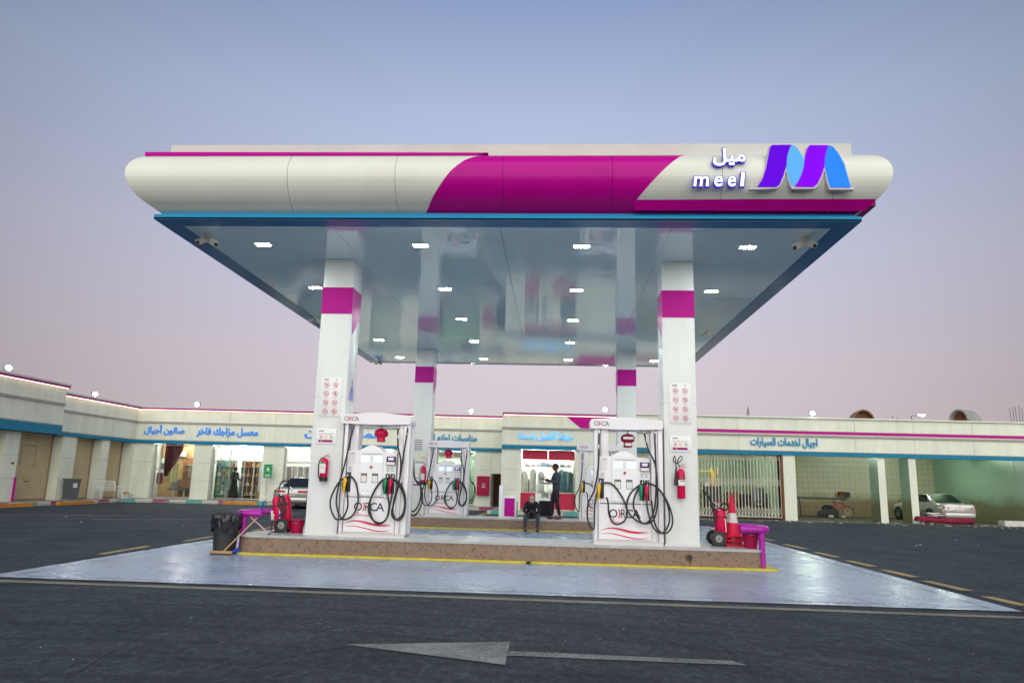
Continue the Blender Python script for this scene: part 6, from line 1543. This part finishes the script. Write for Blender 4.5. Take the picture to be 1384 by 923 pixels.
def person(loc, rz, lab, J, look, shirt, trouser, shoe, hat=None, grp=None, dress=None, scale=1.0):
    t = thing('person', lab, 'person', loc, rz, grp); t.scale = (scale,) * 3
    p = {k: Vector(v) for k, v in J.items()}
    hc = p['head']; f = Vector(look).normalized(); up = (hc - p['neck']).normalized(); side = f.cross(up).normalized(); up = side.cross(f).normalized()
    # hands: palm, four unequal fingers and a side thumb
    ex = MB()
    for s in ('l', 'r'):
        w = p['wrist_' + s]; d = (w - p['elbow_' + s]).normalized(); g = Vector(J.get('grip_' + s, d)).normalized(); sd = g.cross(Vector((0, 0, 1)))
        sd = sd.normalized() if sd.length > .1 else Vector((1, 0, 0)); dn = g.cross(sd).normalized()
        ex.obox(w + g * .05, g * .045, sd * .036, dn * .014)
        for i, L_ in enumerate((.062, .072, .068, .052)):
            b = w + g * .09 + sd * (.027 - i * .018); m1 = b + g * L_ * .5 - dn * .008; ex.tube([b, m1, m1 + g * L_ * .38 - dn * .03], [.0085, .008, .0065], 6, 2)
        b = w + g * .03 + sd * .036 * (1 if s == 'l' else -1); ex.tube([b, b + g * .03 + sd * .02 * (1 if s == 'l' else -1), b + g * .055 + sd * .016 * (1 if s == 'l' else -1)], [.011, .010, .008], 6, 2)
    # head with features
    def hp(a, b, c): return hc + side * a + f * b + up * c
    hd = MB().ball((0, 0, 0), .074, .093, .112, 18, 12)
    hd.v = [tuple(hp(x * (1 - .18 * max(0, -z / .11)), -(-y) if False else y, z)) for x, y, z in hd.v]
    ex.add(hd.v, hd.f)
    nz = [hp(-.013, .085, -.02), hp(.013, .085, -.02), hp(0, .085, .03), hp(0, .112, -.018)]
    ex.add(nz, [(0, 1, 3), (1, 2, 3), (2, 0, 3), (0, 2, 1)])
    for s in (-1, 1): ex.obox(hp(s * .076, -.005, .0), side * .008, f * .016, up * .028)
    B = {'pelvis': (p['pelvis'], (.10, .08)), 'spine': (p['spine'], (.09, .07)), 'chest': (p['chest'], (.10, .07)), 'neck': (p['neck'], (.05, .05)), 'skull': (hc - up * .04, (.048, .05))}
    Eb = [('pelvis', 'spine'), ('spine', 'chest'), ('chest', 'neck'), ('neck', 'skull')]
    for s in 'lr':
        B['sh' + s] = (p['shoulder_' + s], .05); B['el' + s] = (p['elbow_' + s], .036); B['wr' + s] = (p['wrist_' + s], .025)
        B['hp' + s] = (p['hip_' + s], .08); B['kn' + s] = (p['knee_' + s], .052); B['an' + s] = (p['ankle_' + s], .036)
        Eb += [('chest', 'sh' + s), ('sh' + s, 'el' + s), ('el' + s, 'wr' + s), ('pelvis', 'hp' + s), ('hp' + s, 'kn' + s), ('kn' + s, 'an' + s)]
    body = skin('body', B, Eb, 'skin', t, 2, ex)
    # clothes
    S_ = {'chest': (p['chest'], (.17, .13)), 'spine': (p['spine'], (.15, .115)), 'hem': (p['pelvis'] + Vector((0, 0, .03)), (.155, .125)), 'hem2': (p['pelvis'] + Vector((0, 0, -.07)), (.15, .125)), 'col': (p['chest'] * .22 + p['neck'] * .78, (.085, .08))}
    Es = [('chest', 'spine'), ('spine', 'hem'), ('hem', 'hem2'), ('chest', 'col')]
    for s in 'lr':
        S_['sh' + s] = (p['shoulder_' + s], .072); S_['el' + s] = (p['elbow_' + s], .054); S_['cf' + s] = (p['elbow_' + s] * .12 + p['wrist_' + s] * .88, .042)
        Es += [('chest', 'sh' + s), ('sh' + s, 'el' + s), ('el' + s, 'cf' + s)]
    skin('shirt', S_, Es, shirt, t)
    if dress:
        dr = MB().lathe([(.26, .03), (.24, .3), (.19, .7), (.155, .95), (.15, 1.1)], (p['pelvis'].x, p['pelvis'].y, 0), 20).build('robe', dress, t)
    else:
        T_ = {'pel': (p['pelvis'], (.14, .115)), 'waist': (p['pelvis'] * .6 + p['spine'] * .4, (.135, .11))}; Et = [('pel', 'waist')]
        for s in 'lr':
            T_['hp' + s] = (p['hip_' + s], .10); T_['kn' + s] = (p['knee_' + s], .072); T_['an' + s] = (p['knee_' + s] * .08 + p['ankle_' + s] * .92, .056)
            Et += [('pel', 'hp' + s), ('hp' + s, 'kn' + s), ('kn' + s, 'an' + s)]
        skin('trousers', T_, Et, trouser, t)
    for s in 'lr':
        a = p['ankle_' + s]; d = Vector(J.get('toe', (0, -1, 0))).normalized(); q = Vector((-d.y, d.x, 0))
        sh = MB().ball((0, 0, 0), .05, .13, .05, 12, 8); sh.v = [tuple(Vector((a.x, a.y, .045)) + q * x + d * (-y + .07) + Vector((0, 0, max(z, -.044)))) for x, y, z in sh.v]
        sh.build('shoe', shoe, t)
    # hair or cap, eyes, mouth
    hr = MB().ball((0, 0, 0), .083, .102, .118, 18, 12); n0 = 18
    keep = [v for v in hr.v]
    hr.v = [tuple(hp(x, min(y, .055 + .5 * max(0, z)) if z < .045 else y, z)) for x, y, z in [(x, y - .012, max(z, -.045) + .012) for x, y, z in hr.v]]
    hr.build('hair' if not hat else 'cap', hat or 'hair', t)
    if hat: MB().add([tuple(hp(-.06, .07, .05)), tuple(hp(.06, .07, .05)), tuple(hp(.05, .16, .035)), tuple(hp(-.05, .16, .035)), tuple(hp(-.06, .07, .06)), tuple(hp(.06, .07, .06)), tuple(hp(.05, .16, .042)), tuple(hp(-.05, .16, .042))], [(0, 3, 2, 1), (4, 5, 6, 7), (0, 1, 5, 4), (1, 2, 6, 5), (2, 3, 7, 6), (3, 0, 4, 7)]).build('cap_peak', hat, t)
    for s in (-1, 1): MB().ball(tuple(hp(s * .028, .083, .012)), .010, .006, .006, 8, 5).build('eye', 'label', t)
    MB().obox(hp(0, .085, -.055), side * .02, f * .004, up * .005).build('mouth', 'red_dark', t)
    return t
stand = dict(pelvis=(0, 0, .92), spine=(0, .01, 1.10), chest=(0, .015, 1.30), neck=(0, 0, 1.44), head=(0, -.03, 1.56), shoulder_l=(.175, .0, 1.36), shoulder_r=(-.175, 0, 1.36), elbow_l=(.23, -.02, 1.10), wrist_l=(.17, -.24, 1.12),
             elbow_r=(-.23, -.10, 1.12), wrist_r=(-.14, -.33, 1.20), hip_l=(.085, 0, .86), hip_r=(-.085, 0, .86), knee_l=(.09, .02, .48), knee_r=(-.10, -.10, .48), ankle_l=(.09, .11, .08), ankle_r=(-.10, -.09, .08), grip_l=(0, -1, .1), grip_r=(0, -1, .1))
pm = aty(751, 700.5, 23.0)
person((pm.x, 22.98, IZ), R(-78), 'standing man in a slate blue shirt and black trousers reading at the glass case', stand, (0, -1, -.22), 'shirt_blue', 'cloth_dark', 'shoe_red')
t = thing('clipboard', 'dark pad held in front of the standing man', 'pad', (pm.x - .42, 22.98, IZ + 1.22), 0); MB().obox((0, 0, 0), (.10, 0, .05), (0, .08, 0), (-.004, 0, .008)).build('pad', 'black', t)
sit = dict(pelvis=(0, .13, .47), spine=(0, .07, .64), chest=(0, -.04, .80), neck=(0, -.13, .89), head=(0, -.20, .965), shoulder_l=(.17, -.06, .83), shoulder_r=(-.17, -.06, .83), elbow_l=(.24, -.20, .60), wrist_l=(.07, -.36, .57),
           elbow_r=(-.24, -.20, .60), wrist_r=(-.07, -.36, .57), hip_l=(.09, .10, .45), hip_r=(-.09, .10, .45), knee_l=(.19, -.32, .50), knee_r=(-.19, -.32, .50), ankle_l=(.18, -.27, .08), ankle_r=(-.19, -.27, .08), grip_l=(-.35, -1, .3), grip_r=(.35, -1, .3))
ps = aty(718, 712, 22.55)
person((ps.x, 22.56, 0), R(3), 'man in beige cap sitting on the back island edge bent over a phone', sit, (0, -1, -.95), 'cloth_navy', 'trouser_grey', 'shoe', hat='cap_beige', scale=.98)
t = thing('mobile_phone', 'small phone held by the sitting man', 'phone', (ps.x, 22.56 - .43, .60)); MB().obox((0, 0, 0), (.035, 0, 0), (0, .05, .05), (0, .004, -.004)).build('case', 'black', t)
pa = W2.own(l2(-17.3), .8, .156)
st2 = dict(stand); st2.update(knee_r=(-.09, 0, .48), ankle_r=(-.09, .02, .08), knee_l=(.09, 0, .48), ankle_l=(.09, .02, .08), wrist_l=(.22, -.18, 1.0), wrist_r=(-.18, -.26, 1.05), elbow_r=(-.25, -.03, 1.1))
person(tuple(pa), R(70), 'person in a long black robe standing inside the water pipe shop', st2, (0, -1, -.1), 'cloth_dark', 'cloth_dark', 'shoe', dress='cloth_dark', scale=1.04)
pt = WC.own(lc(-1.15), 1.9, .55)
person(tuple(pt), R(20), 'small seated figure in dark clothes inside the tailor shop on the left', sit, (0, -1, -.3), 'trouser_grey', 'trouser_grey', 'shoe')
t = thing('tailor_stool', 'stool under the seated figure in the tailor shop', 'stool', (pt.x - .05, pt.y + .1, .156)); MB().cyl((0, 0, 0), (0, 0, .70), .16, n=12).build('seat', 'wood', t)
